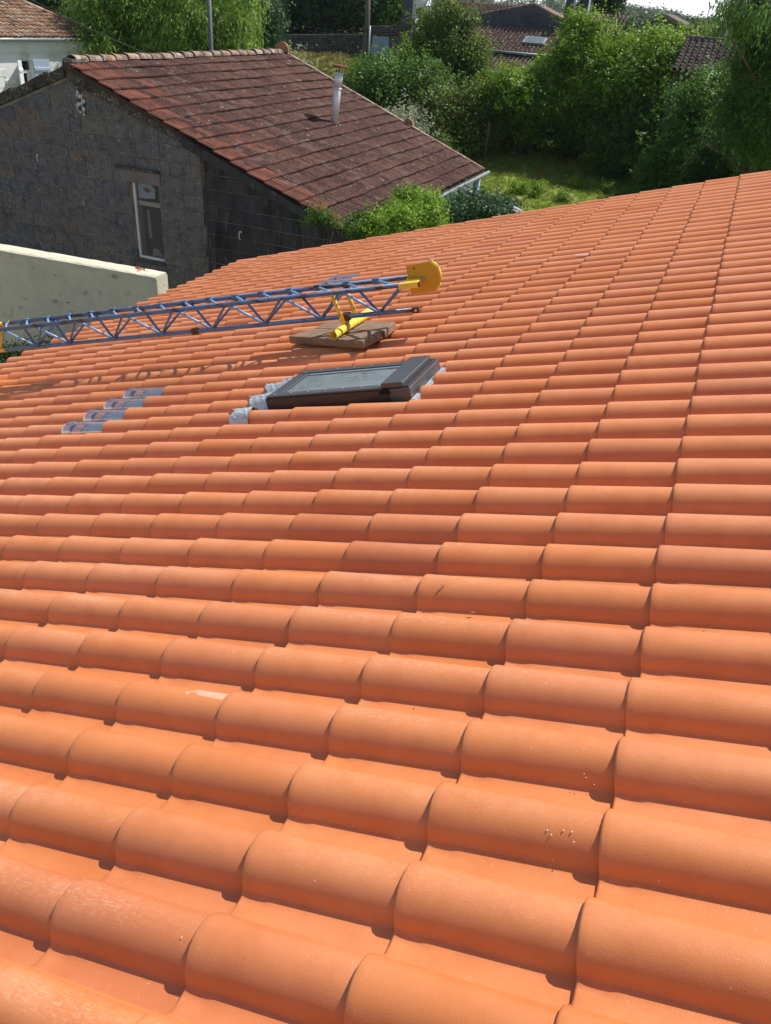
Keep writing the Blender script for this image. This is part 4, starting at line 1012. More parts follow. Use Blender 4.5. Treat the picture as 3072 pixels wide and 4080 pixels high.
# ------------------------------------------------------------------ white house, upper left
wd = Vector((.05, 1, 0)).normalized(); wn_o = Vector((1, -.05, 0)).normalized()
Pc = Vector((-24.95, 30.0, 0))
wh = empty('white_house', tuple(Pc), 'white rendered house with pale blue shutters and a mottled canal tile roof', 'house')
whm = Matrix(((wd.x, -wn_o.x, 0, 0), (wd.y, -wn_o.y, 0, 0), (0, 0, 1, 0), (0, 0, 0, 1)))   # local x along wall (towards far corner), local y into the house
def wbox(name, x0_, x1_, y0_, y1_, z0_, z1_, m, parent=wh, bev=0):
    return obj(name, box_me(name, x0_, x1_, y0_, y1_, z0_, z1_, bev, whm), m, parent)
zE = 4.92
cuts = [(-4.02, -3.45, 3.05, 4.37), (-1.92, -1.27, 3.2, 4.40)]   # openings along the wall (x0,x1,z0,z1)
xs_ = [-10.0, -4.02, -3.45, -1.92, -1.27, 0.0]
wbox('house_wall', xs_[0], xs_[1], 0, .35, -.2, zE, M_white); wbox('house_wall', xs_[2], xs_[3], 0, .35, -.2, zE, M_white); wbox('house_wall', xs_[4], 0, 0, .35, -.2, zE, M_white)
wbox('house_wall', xs_[1], xs_[2], 0, .35, -.2, 3.05, M_white); wbox('house_wall', xs_[1], xs_[2], 0, .35, 4.37, zE, M_white)
wbox('house_wall', xs_[3], xs_[4], 0, .35, -.2, 3.2, M_white); wbox('house_wall', xs_[3], xs_[4], 0, .35, 4.40, zE, M_white)
wbox('end_wall', -.35, 0, .36, 8.0, -.2, zE, M_white); wbox('end_wall', -10, -9.65, .36, 8.0, -.2, zE, M_white)
wbox('cornice', -10.1, .10, -.08, -.002, zE - .30, zE + .06, M_white, bev=.01); wbox('cornice', -10.1, .08, -.045, -.001, zE - .37, zE - .301, M_white, bev=.01)
obj('gutter', tubes_me('gutter', [(whm @ Vector((-10.2, -.20, zE + .12)), whm @ Vector((.45, -.20, zE + .10)), .065)], 10), M_grey_metal, wh)
dp = [(-.55, -.20, zE + .05), (-.62, -.16, zE - .10), (-.95, -.08, zE - .26), (-.98, -.07, zE - .5), (-.90, -.07, 0)]
obj('downpipe', tubes_me('downpipe', [(whm @ Vector(dp[i]), whm @ Vector(dp[i + 1]), .05) for i in range(4)], 10), M_grey_metal, wh)
def window_w(x0_, x1_, z0_, z1_, tr=None):
    w_ = bpy.data.objects.new('window', None); COL.objects.link(w_); w_.parent = wh
    wbox('window_pane', x0_ + .06, x1_ - .06, .17, .18, z0_, z1_ - .05, M_glass_dark, w_)
    wbox('window_frame', x0_, x0_ + .06, .12, .2, z0_, z1_, M_paintw, w_); wbox('window_frame', x1_ - .06, x1_, .12, .2, z0_, z1_, M_paintw, w_)
    wbox('window_frame', x0_ + .06, x1_ - .06, .12, .2, z1_ - .05, z1_, M_paintw, w_)
    if tr: wbox('transom', x0_ + .06, x1_ - .06, .11, .2, tr - .045, tr + .045, M_paintw, w_)
    return w_
window_w(-4.02, -3.45, 3.05, 4.37, 3.98); wbox('window_frame', -3.66, -3.55, .10, .22, 3.05, 3.93, M_paintw)
window_w(-1.92, -1.27, 3.2, 4.40)
wbox('shutter', -1.90, -1.29, .05, .09, 3.2, 4.38, M_shutter)
def shutter(xh, w_, ang, m):
    s_ = bpy.data.objects.new('shutter', None); COL.objects.link(s_); s_.parent = wh
    s_.matrix_local = whm @ Matrix.Translation((xh, -.03, 0)) @ Matrix.Rotation(ang, 4, 'Z')
    npl = 5
    for i in range(npl):
        a_, b_ = w_ * i / npl, w_ * (i + 1) / npl; lo, hi = min(a_, b_) + .002, max(a_, b_) - .002
        obj('shutter_board', box_me('shutter_board', lo, hi, -.015, .015, 3.02, 4.37, .003), m, s_)
    lo, hi = min(0, w_), max(0, w_)
    for z_ in (3.25, 4.02): obj('shutter_batten', box_me('shutter_batten', lo + .02, hi - .02, -.042, -.0155, z_, z_ + .09, .003), m, s_)
    pts = [(lo + .05, -.04, 3.34), (lo + .14, -.04, 3.34), (hi - .05, -.04, 4.0), (hi - .14, -.04, 4.0)]
    obj('shutter_batten', prism_me('shutter_batten', pts, (0, .024, 0)), m, s_)
shutter(-4.02, -.62, R(35), M_paintw)
shutter(-3.45, .66, R(-14), M_shutter)
wbox('wall_quoin', -5.4, -4.78, -.03, -.001, 3.85, 4.10, M_white, bev=.01); wbox('wall_quoin', -5.5, -4.9, -.03, -.001, 3.5, 3.83, M_white, bev=.01); wbox('wall_quoin', -5.4, -4.8, -.03, -.001, 3.2, 3.48, M_white, bev=.01)
wbox('stone_ledge', -4.86, -4.45, -.10, -.001, 3.62, 3.74, M_white, bev=.01)
for (xx, zz) in ((-3.66, 4.48), (-1.6, 4.55)):
    obj('lamp_bracket', path_me('lamp_bracket', [whm @ Vector((xx + .06 * math.cos(a_), -.05, zz + .09 * math.sin(a_))) for a_ in np.linspace(0, 5.5, 9)], .010, 5), M_grey_metal, wh)
# roof with a raking hip on the far side
upw = (-wn_o * math.cos(R(19)) + Vector((0, 0, math.sin(R(19))))).normalized()
org = Pc + wd * (-8.0) + wn_o * .22 + Vector((0, 0, zE + .16))
hip = .40
canal_roof(wh, org, wd, upw, 37, 17, CT_A, keep=lambda u_, v_: u_ < 8.15 - hip * v_ and u_ > 2.2, pu=.225, pv=.30, seed=4, limit=295)
a0_ = org; a1_ = org + wd * 8.2; a2_ = org + wd * (8.2 - hip * 5.2) + upw * 5.2; a3_ = org + upw * 5.2
obj('roof_deck', prism_me('roof_deck', [p - Pc for p in (a0_, a1_, a2_, a3_)], (0, 0, -.06)), M_pan, wh)
nh = 14
for i in range(nh):
    p = a1_.lerp(a2_, i / nh); q = a1_.lerp(a2_, (i + 1.1) / nh)
    o = obj('hip_tile', tubes_me('hip_tile', [(p - Pc + Vector((0, 0, .04)), q - Pc + Vector((0, 0, .055)), .10, .085)], 10), M_canalA, wh)

# ------------------------------------------------------------------ farmhouse beyond the bushes
YH = 46.0
fo = Vector((-13.0, 46.0, 2.0))
fh = empty('stone_farmhouse', tuple(fo), 'rambling grey stone farmhouse with stepped canal tile roofs behind the bushes', 'house')
def FP(v): return Vector(v) - fo
e1 = Vector(aty(1955, 199, YH)); zr = e1.z
pitch = R(17)
upf = Vector((0, math.cos(pitch), math.sin(pitch)))
xl = -15.9; xr = -8.6
canal_roof(fh, (xl, YH, zr), (1, 0, 0), upf, int((xr - xl) / .225), 11, CT_B, seed=6, limit=300)
obj('roof_deck', prism_me('roof_deck', [FP((xl - .1, YH - .02, zr)), FP((xr + .1, YH - .02, zr)), FP(Vector((xr + .1, YH, zr)) + upf * 3.7), FP(Vector((xl - .1, YH, zr)) + upf * 3.7)], (0, 0, -.08)), M_pan, fh)
obj('gutter', tubes_me('gutter', [(FP((xl, YH - .12, zr - .02)), FP((xr, YH - .12, zr - .05)), .07)], 8), M_grey_metal, fh)
# skylight in that roof
sk0 = Vector((-11.75, YH, zr)) + upf * 1.05 ; 
s_ = obj('roof_window', None, None, fh); s_.location = FP(sk0)
Ms = Matrix(((1, 0, 0), (0, math.cos(pitch), -math.sin(pitch)), (0, math.sin(pitch), math.cos(pitch)))).to_4x4()
obj('window_frame', box_me('window_frame', 0, 1.15, 0, .88, .06, .16, .01, Ms), M_grey_metal, s_); obj('window_pane', box_me('window_pane', .10, 1.05, .10, .78, .1605, .17, 0, Ms), mat('pale_glass', (.13, .18, .19), .25, .5), s_)
# lower lean-to
e2 = Vector(aty(1880, 275, YH - 2.2)); z2 = e2.z
canal_roof(fh, (xl + .2, YH - 2.2, z2), (1, 0, 0), Vector((0, math.cos(R(15)), math.sin(R(15)))), int((xr - xl - .4) / .225), 8, CT_B, seed=7, limit=0, name='lean_to_tile')
obj('roof_deck', prism_me('roof_deck', [FP((xl, YH - 2.2, z2)), FP((xr, YH - 2.2, z2)), FP((xr, YH + .1, z2 + 2.3 * math.tan(R(15)))), FP((xl, YH + .1, z2 + 2.3 * math.tan(R(15))))], (0, 0, -.08)), M_pan, fh)
obj('gutter', tubes_me('gutter', [(FP((xl, YH - 2.3, z2 - .03)), FP((xr, YH - 2.3, z2 - .06)), .06)], 8), M_grey_metal, fh)
obj('house_wall', box_me('house_wall', xl + .2 - fo.x, xr - .2 - fo.x, YH - 1.9 - fo.y, YH + .2 - fo.y, -2.3, z2 + .02 - fo.z), M_bluegate, fh)
obj('house_wall', box_me('house_wall', xl + .2 - fo.x, xr - .2 - fo.x, YH + .21 - fo.y, YH + 3.2 - fo.y, -2.3, zr - .05 - fo.z), M_greywall, fh)
for k, xx in enumerate((-14.4, -12.9, -11.6)): obj('door', box_me('door', xx - fo.x, xx + .75 - fo.x, YH - 1.95 - fo.y, YH - 1.905 - fo.y, -2.0, z2 - .45 - fo.z, .01), M_grystone if k else M_dirt, fh)
# grey gable above the main roof
YG = YH + 3.35
gp = [aty(*q_, YG) for q_ in ((1878, 68), (1990, 43), (2128, 22), (2232, 75), (2262, 95), (2235, 130), (1990, 130), (1878, 118))]
obj('gable_wall', prism_me('gable_wall', [FP(p) for p in gp], (0, .4, 0)), M_grystone, fh)
rg = random.Random(3)
gx0, gx1 = gp[1][0], gp[4][0] - .4
zz = gp[6][2] - .25
while zz < gp[2][2]:
    xx = gx0 + rg.uniform(-.3, 0)
    while xx < gx1:
        w_ = rg.uniform(.35, .6); h_ = .2
        tx = max(0, (xx + w_ / 2 - gp[2][0])) / (gp[4][0] - gp[2][0]); tl = max(0, gp[2][0] - xx) / (gp[2][0] - gp[0][0])
        lim = gp[2][2] - tx * (gp[2][2] - gp[4][2]) - tl * (gp[2][2] - gp[0][2]) - .12
        if zz + h_ < lim and xx > gx0: obj('stone_block', box_me('stone_block', xx - fo.x, xx + w_ - .02 - fo.x, YG - .03 - fo.y, YG - .001 - fo.y, zz - fo.z, zz + h_ - .02 - fo.z, .008), M_grystone, fh)
        xx += w_
    zz += .22
for (qa, qb) in ((0, 2), (2, 4)):
    a_, b_ = Vector(gp[qa]), Vector(gp[qb]); n_ = int((b_ - a_).length / .3)
    for i in range(n_):
        p = a_.lerp(b_, i / n_); q = a_.lerp(b_, (i + 1.15) / n_)
        obj('verge_tile', tubes_me('verge_tile', [(FP(p) + Vector((0, .05, .04)), FP(q) + Vector((0, .05, .05)), .085, .075)], 7), M_canalB, fh)
apx = Vector(gp[2]); rs = Vector(gp[4])
obj('gable_roof', prism_me('gable_roof', [FP(apx + Vector((0, .1, 0))), FP(rs + Vector((0, .1, 0))), FP(rs + Vector((0, 3.4, 0))), FP(apx + Vector((0, 3.4, 0)))], (0, 0, -.08)), M_canalB, fh)
obj('gable_roof', prism_me('gable_roof', [FP(apx + Vector((0, .1, 0))), FP(Vector(gp[0]) + Vector((0, .1, 0))), FP(Vector(gp[0]) + Vector((0, 3.4, 0))), FP(apx + Vector((0, 3.4, 0)))], (0, 0, -.08)), M_canalB, fh)
# taller block behind with canal tiles (upper left) and white verge
YU = YH + 4.0
u0 = aty(1690, 62, YU); u1 = aty(2010, 62, YU)
canal_roof(fh, (u0[0], YU, u0[2] - .15), (1, 0, 0), Vector((0, math.cos(R(20)), math.sin(R(20)))), int((u1[0] - u0[0]) / .225) + 8, 9, CT_B, seed=8, limit=0, name='upper_tile')
obj('roof_deck', prism_me('roof_deck', [FP((u0[0] - .1, YU, u0[2] - .15)), FP((u1[0] + 1.8, YU, u0[2] - .15)), FP((u1[0] + 1.8, YU + 2.8, u0[2] + .87)), FP((u0[0] - .1, YU + 2.8, u0[2] + .87))], (0, 0, -.08)), M_pan, fh)
obj('house_wall', box_me('house_wall', u0[0] + .1 - fo.x, u1[0] + 1.7 - fo.x, YU + .1 - fo.y, YU + 2.8 - fo.y, -2, u0[2] - .2 - fo.z), M_darkstone, fh)
w0 = aty(1633, 90, YU); w1 = aty(1700, 90, YU)
obj('white_gable', prism_me('white_gable', [FP((w0[0], YU - .1, 0)), FP((w1[0] - .1, YU - .1, 0)), FP(aty(1655, 62, YU - .1)), FP(aty(1700, -20, YU - .1)), FP((w0[0], YU - .1, w0[2] + 2.2))], (0, .5, 0)), M_white, fh)
obj('verge_board', tubes_me('verge_board', [(FP(aty(1652, 60, YU - .15)), FP(aty(1702, -8, YU - .15)), .05)], 6), M_paintw, fh)
p0_, p1_ = aty(1600, 90, YU - .3), aty(1634, 90, YU - .3)
obj('stone_pier', box_me('stone_pier', p0_[0] - fo.x, p1_[0] - fo.x, YU - .3 - fo.y, YU + .6 - fo.y, -2, p0_[2] + 2.6 - fo.z, .02), M_grystone, fh)
# chimneys
for (xa, xb, yt, dY) in ((2242, 2272, -30, 3.4), (2306, 2342, -6, 2.6)):
    a_, b_ = aty(xa, 90, YH + dY), aty(xb, 90, YH + dY); t_ = aty(xa, yt, YH + dY)
    c_ = obj('chimney', box_me('chimney', a_[0] - fo.x, b_[0] - fo.x, dY, dY + .6, -1.0, t_[2] - fo.z, .02), M_grystone, fh)
    obj('chimney_cap', box_me('chimney_cap', a_[0] - .06 - fo.x, b_[0] + .06 - fo.x, dY - .06, dY + .66, t_[2] + .001 - fo.z, t_[2] + .07 - fo.z, .01), M_greywall, c_)
a_ = aty(2335, 80, YH + 2.55)
obj('white_pipe', tubes_me('white_pipe', [(FP((a_[0], YH + 2.52, a_[2] - 1.2)), FP((a_[0] + .04, YH + 2.52, a_[2] + .9)), .045)], 8), M_paintw, fh)
# right wing roof
r0 = aty(2255, 60, YH + 5.5); r1 = aty(2430, 70, YH + 5.5)
canal_roof(fh, (r0[0], YH + 5.5, r0[2] - .6), (1, 0, 0), Vector((0, math.cos(R(20)), math.sin(R(20)))), 14, 7, CT_B, seed=9, limit=0, name='wing_tile')
obj('wing_roof', prism_me('wing_roof', [FP((r0[0] - .1, YH + 5.5, r0[2] - .6)), FP((r1[0] + .1, YH + 5.5, r0[2] - .6)), FP((r1[0] - .2, YH + 7.6, r0[2] + .16)), FP((r0[0] - .1, YH + 7.6, r0[2] + .16))], (0, 0, -.08)), M_pan, fh)
obj('house_wall', box_me('house_wall', r0[0] - fo.x, r1[0] - .1 - fo.x, 5.7, 7.6, -2, r0[2] - .66 - fo.z), M_darkstone, fh)

# ------------------------------------------------------------------ rubble garden wall with gate
def rubble(name, label, x0_, x1_, Y, zt0, zt1, zb, seed, cut=None):
    o0 = Vector(((x0_ + x1_) / 2, Y, zb)); t = empty(name, tuple(o0), label, 'wall')
    obj('wall_core', prism_me('wall_core', [Vector(p) - o0 for p in ((x0_, Y + .05, zb), (x1_, Y + .05, zb), (x1_, Y + .05, zt1 - .04), (x0_, Y + .05, zt0 - .04))], (0, .35, 0)), M_mortar, t)
    rg = random.Random(seed); k = 0; V = []; Fc = []
    z = zt0 - .02; row = 0
    while z > zb and row < 14:
        h = rg.uniform(.11, .17); x = x0_
        while x < x1_:
            w = rg.uniform(.14, .34); fz = zt0 + (zt1 - zt0) * (x - x0_) / (x1_ - x0_) - zt0
            me = box_me('stone', x - o0.x, min(x + w - .02, x1_) - o0.x, -.04 - rg.uniform(0, .05), .06, z - h + .015 + fz - o0.z + rg.uniform(-.01, .01), z + fz - o0.z, .02)
            k += 1
            if k <= 290: obj('stone', me, M_darkstone, t)
            else:
                b_ = len(V); V += [v.co.copy() for v in me.vertices]; Fc += [tuple(i + b_ for i in p.vertices) for p in me.polygons]; bpy.data.meshes.remove(me)
            x += w
        z -= h; row += 1
    if V: obj('stone_field', mesh('stone_field', V, Fc), M_darkstone, t, kind='stuff')
    return t
rubble('rubble_wall', 'long low rubble stone wall behind the barn, left of the utility pole', -27.7, -21.95, 50, 4.98, 5.40, 3.0, 31)
rubble('rubble_wall', 'higher dark rubble wall with a gate opening, right of the utility pole', -21.9, -19.2, 49.6, 5.80, 6.02, 5.35, 32)
gt = empty('garden_gate', (-20.8, 49.65, 3.2), 'pale grey-blue panelled gate in the dark rubble wall', 'gate')
for i in range(5): obj('gate_board', box_me('gate_board', -.52 + i * .22, -.305 + i * .22, 0, .05, .2, 2.22, .008), M_bluegate, gt)
pw = empty('gate_pier', (-21.65, 49.6, 3.0), 'dark stone pier between the low wall and the pale gate', 'pier')
obj('pier_body', box_me('pier_body', -.30, .30, -.02, .4, 0, 2.42, .02), M_darkstone, pw)
pw = empty('gate_pier', (-19.7, 49.6, 3.0), 'dark stone pier to the right of the pale gate', 'pier')
obj('pier_body', box_me('pier_body', -.55, .45, -.02, .4, 0, 2.42, .02), M_darkstone, pw)

# ------------------------------------------------------------------ right-hand roof, far roofs, poles, wires
ro = Vector((-1.6, 36, 0)); rh = empty('low_outbuilding', tuple(ro), 'low building with a dark grey canal tile roof behind the bushes at right', 'building')
A0 = Vector(aty(2790, 290, 35.2)); A1 = Vector(aty(2785, 160, 38.0))
sp = math.atan2(A1.z - A0.z, 2.8)
upr = Vector((0, math.cos(sp), math.sin(sp))); nrw = int(2.8 / math.cos(sp) / .30)
canal_roof(rh, (A1.x - .55, 35.2, A0.z), (1, 0, 0), upr, 15, nrw + 1, CT_C, seed=10, limit=300)
obj('roof_deck', prism_me('roof_deck', [Vector(p) - ro for p in ((A1.x - .5, 35.2, A0.z), (A1.x + 2.9, 35.2, A0.z), (A1.x + 2.9, 38, A1.z), (A1.x - .5, 38, A1.z))], (0, 0, -.08)), M_pan, rh)
for i in range(10):
    o = obj('ridge_tile', tubes_me('ridge_tile', [(Vector((A1.x - .5 + i * .34, 38.02, A1.z + .05)) - ro, Vector((A1.x - .12 + i * .34, 38.02, A1.z + .06)) - ro, .10, .085)], 9), M_canalC, rh)
obj('house_wall', box_me('house_wall', A1.x - .4 - ro.x, A1.x + 2.8 - ro.x, -.5, 1.95, .3, A0.z), M_darkstone, rh)
def gable_house(name, label, Y, apex, left, right, depth, zb, mr, mw, over=.25):
    a = Vector(aty(*apex, Y)); l = Vector(aty(*left, Y)); r = Vector(aty(*right, Y)); o0 = Vector((a.x, Y, zb))
    t = empty(name, tuple(o0), label, 'house')
    obj('house_wall', prism_me('house_wall', [Vector(p) - o0 for p in ((l.x + over, Y, zb), (r.x - over, Y, zb), (r.x - over, Y, r.z - .05), (a.x, Y, a.z - .1), (l.x + over, Y, l.z - .05))], (0, depth, 0)), mw, t)
    for q in (l, r):
        obj('roof', prism_me('roof', [Vector((a.x, Y - .3, a.z)) - o0, Vector((q.x, Y - .3, q.z)) - o0, Vector((q.x, Y + depth, q.z)) - o0, Vector((a.x, Y + depth, a.z)) - o0], (0, 0, -.30)), mr, t)
    return t, o0, a, l, r
g1 = gable_house('distant_house', 'distant house with a broad low gable against the wooded hill', 78, (2648, 53), (2543, 92), (2735, 100), 9, 0, M_canalC, M_grystone)
c_ = aty(2524, 78, 79); cb = aty(2500, 78, 79)
obj('chimney', box_me('chimney', cb[0] - g1[1].x, c_[0] - g1[1].x, .8, 1.6, 0, c_[2] + .3, .02), M_grystone, g1[0])
g2 = gable_house('garden_shed', 'little stone gabled outhouse just left of the distant house', 60, (2480, 121), (2448, 140), (2504, 146), 2.5, 1.0, M_canalC, M_darkstone, .1)
g3 = gable_house('distant_cottage', 'far small house roof between trees below the skyline, right of the distant house', 110, (2790, 82), (2760, 92), (2815, 95), 8, 0, M_canalC, M_darkstone)
def pole(name, label, base, top, r0_, r1_, m, extra=()):
    base = Vector(base); top = Vector(top); t = empty(name, tuple(base), label, 'pole')
    obj('shaft', tubes_me('shaft', [(Vector((0, 0, -.2)), top - base, r0_, r1_)], 12), m, t)
    for nm, segs, mm in extra: obj(nm, tubes_me(nm, segs, 8), mm, t)
    return t
pb = aty(839, 215, 27.0); pt = aty(826, -160, 27.0)
pole('metal_pole', 'slim dark metal pole in front of the bamboo', (pb[0], 27.0, 0), (pt[0], 27.0, pt[2]), .085, .07, M_pole_m)
pb = aty(1463, 228, 46); pt = aty(1471, -160, 46)
pole('utility_pole', 'weathered wooden utility pole beside the rubble wall', (pb[0], 46, 2.5), (pt[0], 46, pt[2]), .15, .12, M_pole_w,
     [('conduit', [(Vector((.12, -.12, .2)), Vector((.13, -.12, 3.4)), .05)], M_grey_metal)])
pb = aty(2878, 168, 41); pt = aty(2922, 20, 41)
pole('leaning_pole', 'dark leaning pole by the low building at right', (pb[0] - .25, 41, 1.6), (pt[0], 41, pt[2]), .15, .12, M_pole_w, [('stay', [(Vector((.28, -.1, 4.6)), Vector(pt) - Vector((pb[0] - .25, 41, 1.6)) + Vector((.0, -.1, -.8)), .03)], M_paintw)])
am = empty('roof_aerial', tuple(aty(2808, 88, 60)), 'thin television aerial mast against the pale sky at right', 'aerial')
mt_ = Vector(aty(2829, 27, 60)) - Vector(am.location)
obj('mast', tubes_me('mast', [(Vector((0, 0, -1.5)), mt_, .03), (mt_, mt_ + Vector((.9, 0, .05)), .02)], 6), M_grey_metal, am)
obj('aerial_head', box_me('aerial_head', mt_.x - .06, mt_.x + .12, -.05, .05, mt_.z - .1, mt_.z + .06), M_paintw, am)
def wire(label, P, Q, sag, r_=.012, m=M_cable, n=16, name='overhead_wire'):
    P = Vector(P); Q = Vector(Q); pts = [P.lerp(Q, i / n) - Vector((0, 0, sag * 4 * (i / n) * (1 - i / n))) - P for i in range(n + 1)]
    return obj(name, path_me(name, pts, r_, 5), m, None, label, 'wire', loc=tuple(P))
wire('thin grey wire slanting down across the bamboo to the barn ridge', aty(110, -10, 24), aty(640, 238, 22.3), .05, .009, M_pole_m)
wire('upper slack wire running to the wooden utility pole', aty(1020, 42, 44), aty(1467, 118, 45.8), .35, .012)
wire('lower slack wire running to the wooden utility pole', aty(1020, 50, 44), aty(1467, 121, 45.8), .45, .012)
wire('wire from the utility pole to the farmhouse', aty(1467, 118, 45.8), aty(1640, 50, 49.8), .25, .012)
wire('far wire crossing the wooded hill below the sky', aty(2440, 42, 90), aty(2900, 60, 90), .5, .03)
kb = empty('black_cable', tuple(aty(1815, 738, 21)), 'taut black cable from the barn eave to the new roof verge', 'cable')
ka = Vector(aty(1815, 738, 21)); ke = Vector(aty(2062, 838, 10.75))
obj('cable', path_me('cable', [ka.lerp(ke, i / 10) - ka - Vector((0, 0, .15 * 4 * (i / 10) * (1 - i / 10) * .3)) for i in range(11)], .013, 6), M_cable, kb)
obj('cable_clamp', tubes_me('cable_clamp', [(Vector(aty(2048, 826, 10.8)) - ka, Vector(aty(2080, 843, 10.66)) - ka, .016), (Vector(aty(2045, 836, 10.78)) - ka, Vector(aty(2068, 846, 10.66)) - ka, .012)], 8), M_paintw, kb)

# ================================================================== VEGETATION
def base_at(px_, py_, Y):
    P = aty(px_, py_, Y); return Vector((P[0], Y, float(gz(P[0], Y))))
# bamboo clump behind the barn
bx0 = Vector((-19.5, 30.5, .3)); lob = []
rg = random.Random(2)
def pl(x, y, Y, r_, P, sx=1.0, sz=1.0):
    q = aty(x, y, Y); D = (RW @ (q - C0))[2]; rr = r_ / F * D
    return (q[0] - P[0], Y - P[1], q[2] - P[2], rr * sx, rr, rr * sz)
for i in range(34):
    x = rg.uniform(360, 960); lob.append(pl(x, rg.uniform(-80, 210), 30.5 + rg.uniform(-1.2, 2), rg.uniform(60, 105), bx0, 1, 1.2))
for x in (420, 540, 660, 780, 900):
    for y in (-40, 90, 200): lob.append(pl(x, y, 31.5, 110, bx0))
plant('bamboo_clump', 'tall bright green bamboo thicket with drooping leaves behind the barn ridge', 'bamboo', bx0, lob, 80000, .23, LM_bamboo, 21, aspect=4.2, droop=.9, clump=.30, per=30, stems=26, partname='foliage', bias_up=.1)
def tree(name, label, cat, P, h, rx, ry, n, size, lm, seed, trunk_h=None, group=None, squash=1.0, nl=9, low=.25, **kw):
    rg = random.Random(seed); lob = [(0, 0, h * .55, rx * .8, ry * .8, h * .36)]
    for i in range(nl):
        a_ = rg.uniform(0, 6.28); q = rg.uniform(.35, .85); z = rg.uniform(low, .92) * h
        taper = 1 - .45 * max(0, (z / h - .5)) * 2
        s = rg.uniform(.30, .50)
        lob.append((rx * q * math.cos(a_) * taper, ry * q * math.sin(a_) * taper, z * .97, rx * s, ry * s, h * s * .42 * squash))
    return plant(name, label, cat, P, lob, n, size, lm, seed, group=group, trunk=(trunk_h or h * .6, .06 + h * .018, 7, rx * .7), **kw)
def lobetree(name, label, px0, Y, lob_px, n, size, lm, seed, cat='tree', dy=.8, **kw):
    bx = lob_px[0][0]; P0_ = aty(bx, 500, Y); P = Vector((P0_[0], Y, float(gz(P0_[0], Y)))); L2 = []
    rg = random.Random(seed)
    for (x, y, r_) in lob_px:
        yy = Y + rg.uniform(-dy, dy); q = aty(x, y, yy); D = (RW @ (q - C0))[2]; rr = r_ / F * D
        L2.append((q[0] - P.x, yy - Y, q[2] - P.z, rr, rr * 1.05, rr * .92))
    zt = max(l_[2] for l_ in L2)
    return plant(name, label, cat, P, L2, n, size, lm, seed, trunk=(zt * .8, .12, 8, 1.4), **kw)
lobetree('dark_tree', 'dark dense tree behind the white house roof', 0, 39, [(200, -30, 90), (300, 20, 90), (120, -60, 80), (360, -40, 90), (380, 90, 70), (300, 90, 50), (430, 20, 80), (210, 40, 40), (60, -60, 60)], 22000, .20, LM_dark, 31)
lobetree('blue_green_tree', 'blue-green leafy tree to the right of the bamboo', 0, 36, [(1000, 60, 70), (980, -20, 70), (1040, 130, 60), (960, 150, 60), (1060, 60, 45), (1000, 200, 60)], 16000, .17, LM_blue, 32)
lobetree('dark_tree', 'large dark tree rising behind the rubble wall', 0, 56, [(1180, 30, 90), (1280, 40, 90), (1380, 30, 90), (1110, -20, 90), (1230, -50, 100), (1350, -60, 100), (1430, 70, 60), (1100, 70, 60), (1420, -20, 80), (1180, 115, 55), (1290, 115, 55), (1380, 115, 50), (1120, 150, 45)], 30000, .24, LM_blue, 33)
lobetree('dark_tree', 'dark tree filling the gap between the utility pole and the farmhouse', 0, 58, [(1540, 40, 70), (1500, -40, 80), (1570, -30, 70), (1500, 80, 50), (1590, 60, 45)], 14000, .24, LM_mid, 34)
lobetree('dark_tree', 'dark tree at the back between the bamboo and the wall', 0, 52, [(1060, 20, 70), (1060, 120, 60), (1010, 80, 70), (1110, 180, 50), (1080, 200, 50)], 9000, .24, LM_dark, 35)
def bush(label, px_, pyb, Y, w_px, h_px, n, size, lm, seed, name='bush', group=None, depth=1.4, zb=None, cat='bush', nl=7, **kw):
    P = base_at(px_, pyb, Y); D = (RW @ (np.array([P.x, P.y, P.z]) - C0))[2]; w = w_px / F * D; h = h_px / F * D
    zc = aty(px_, pyb, Y)[2]
    P.z = min(P.z, zc) if zb is None else zb
    h += zc - P.z
    rg = random.Random(seed); lob = [(0, 0, h * .5, w * .36, depth * .8, h * .42)]
    for i in range(nl):
        q = rg.uniform(-.9, .9); z = rg.uniform(.2, .78) * h * (1 - .25 * abs(q)); s = rg.uniform(.16, .27)
        lob.append((q * w * .36, rg.uniform(-.5, .5) * depth, z, w * s, depth * rg.uniform(.4, .7), min(h * .26, w * s * 1.2)))
    return plant(name, label, cat, P, lob, n, size, lm, seed, group=group, stems=6, partname='foliage', **kw)
bush('spiky grey-green shrub in front of the rubble wall', 1060, 215, 40, 150, 150, 6000, .16, LM_blue, 41)
bush('shrub with pale flowers just behind the barn ridge end', 1190, 262, 30, 130, 75, 5000, .12, LM_pale, 42, name='flowering_shrub')
bush('dark shrub to the right of the barn ridge end', 1010, 235, 30, 130, 60, 2500, .14, LM_mid, 48)
bush('small dark green bush under the utility pole', 1440, 300, 43, 130, 60, 3500, .14, LM_mid, 43)
bush('rounded dark green bush behind the flue', 1490, 430, 38, 260, 235, 14000, .16, LM_mid, 44, depth=1.8)
bush('dark green bush below the small garden tree', 1680, 430, 39, 300, 200, 14000, .16, LM_mid, 45, depth=1.8)
bush('bright green bush against the gate', 1650, 300, 44, 160, 130, 8000, .16, LM_bright, 46)
bush('light green climbing shrub at the lawn edge near the barn', 1700, 560, 38, 210, 220, 12000, .15, LM_olive, 47, depth=1.2)
bush('light green shrub with pale leaves left of the fence post', 1850, 550, 39, 220, 210, 12000, .15, LM_olive, 50, depth=1.2)
bush('low grey-green scrub along the barn verge', 1600, 500, 31, 260, 90, 6000, .12, LM_pale, 51, depth=.8)
bush('weedy scrub at the corner of the lawn by the barn', 1760, 590, 34, 130, 60, 2500, .10, LM_olive, 52, depth=.8)
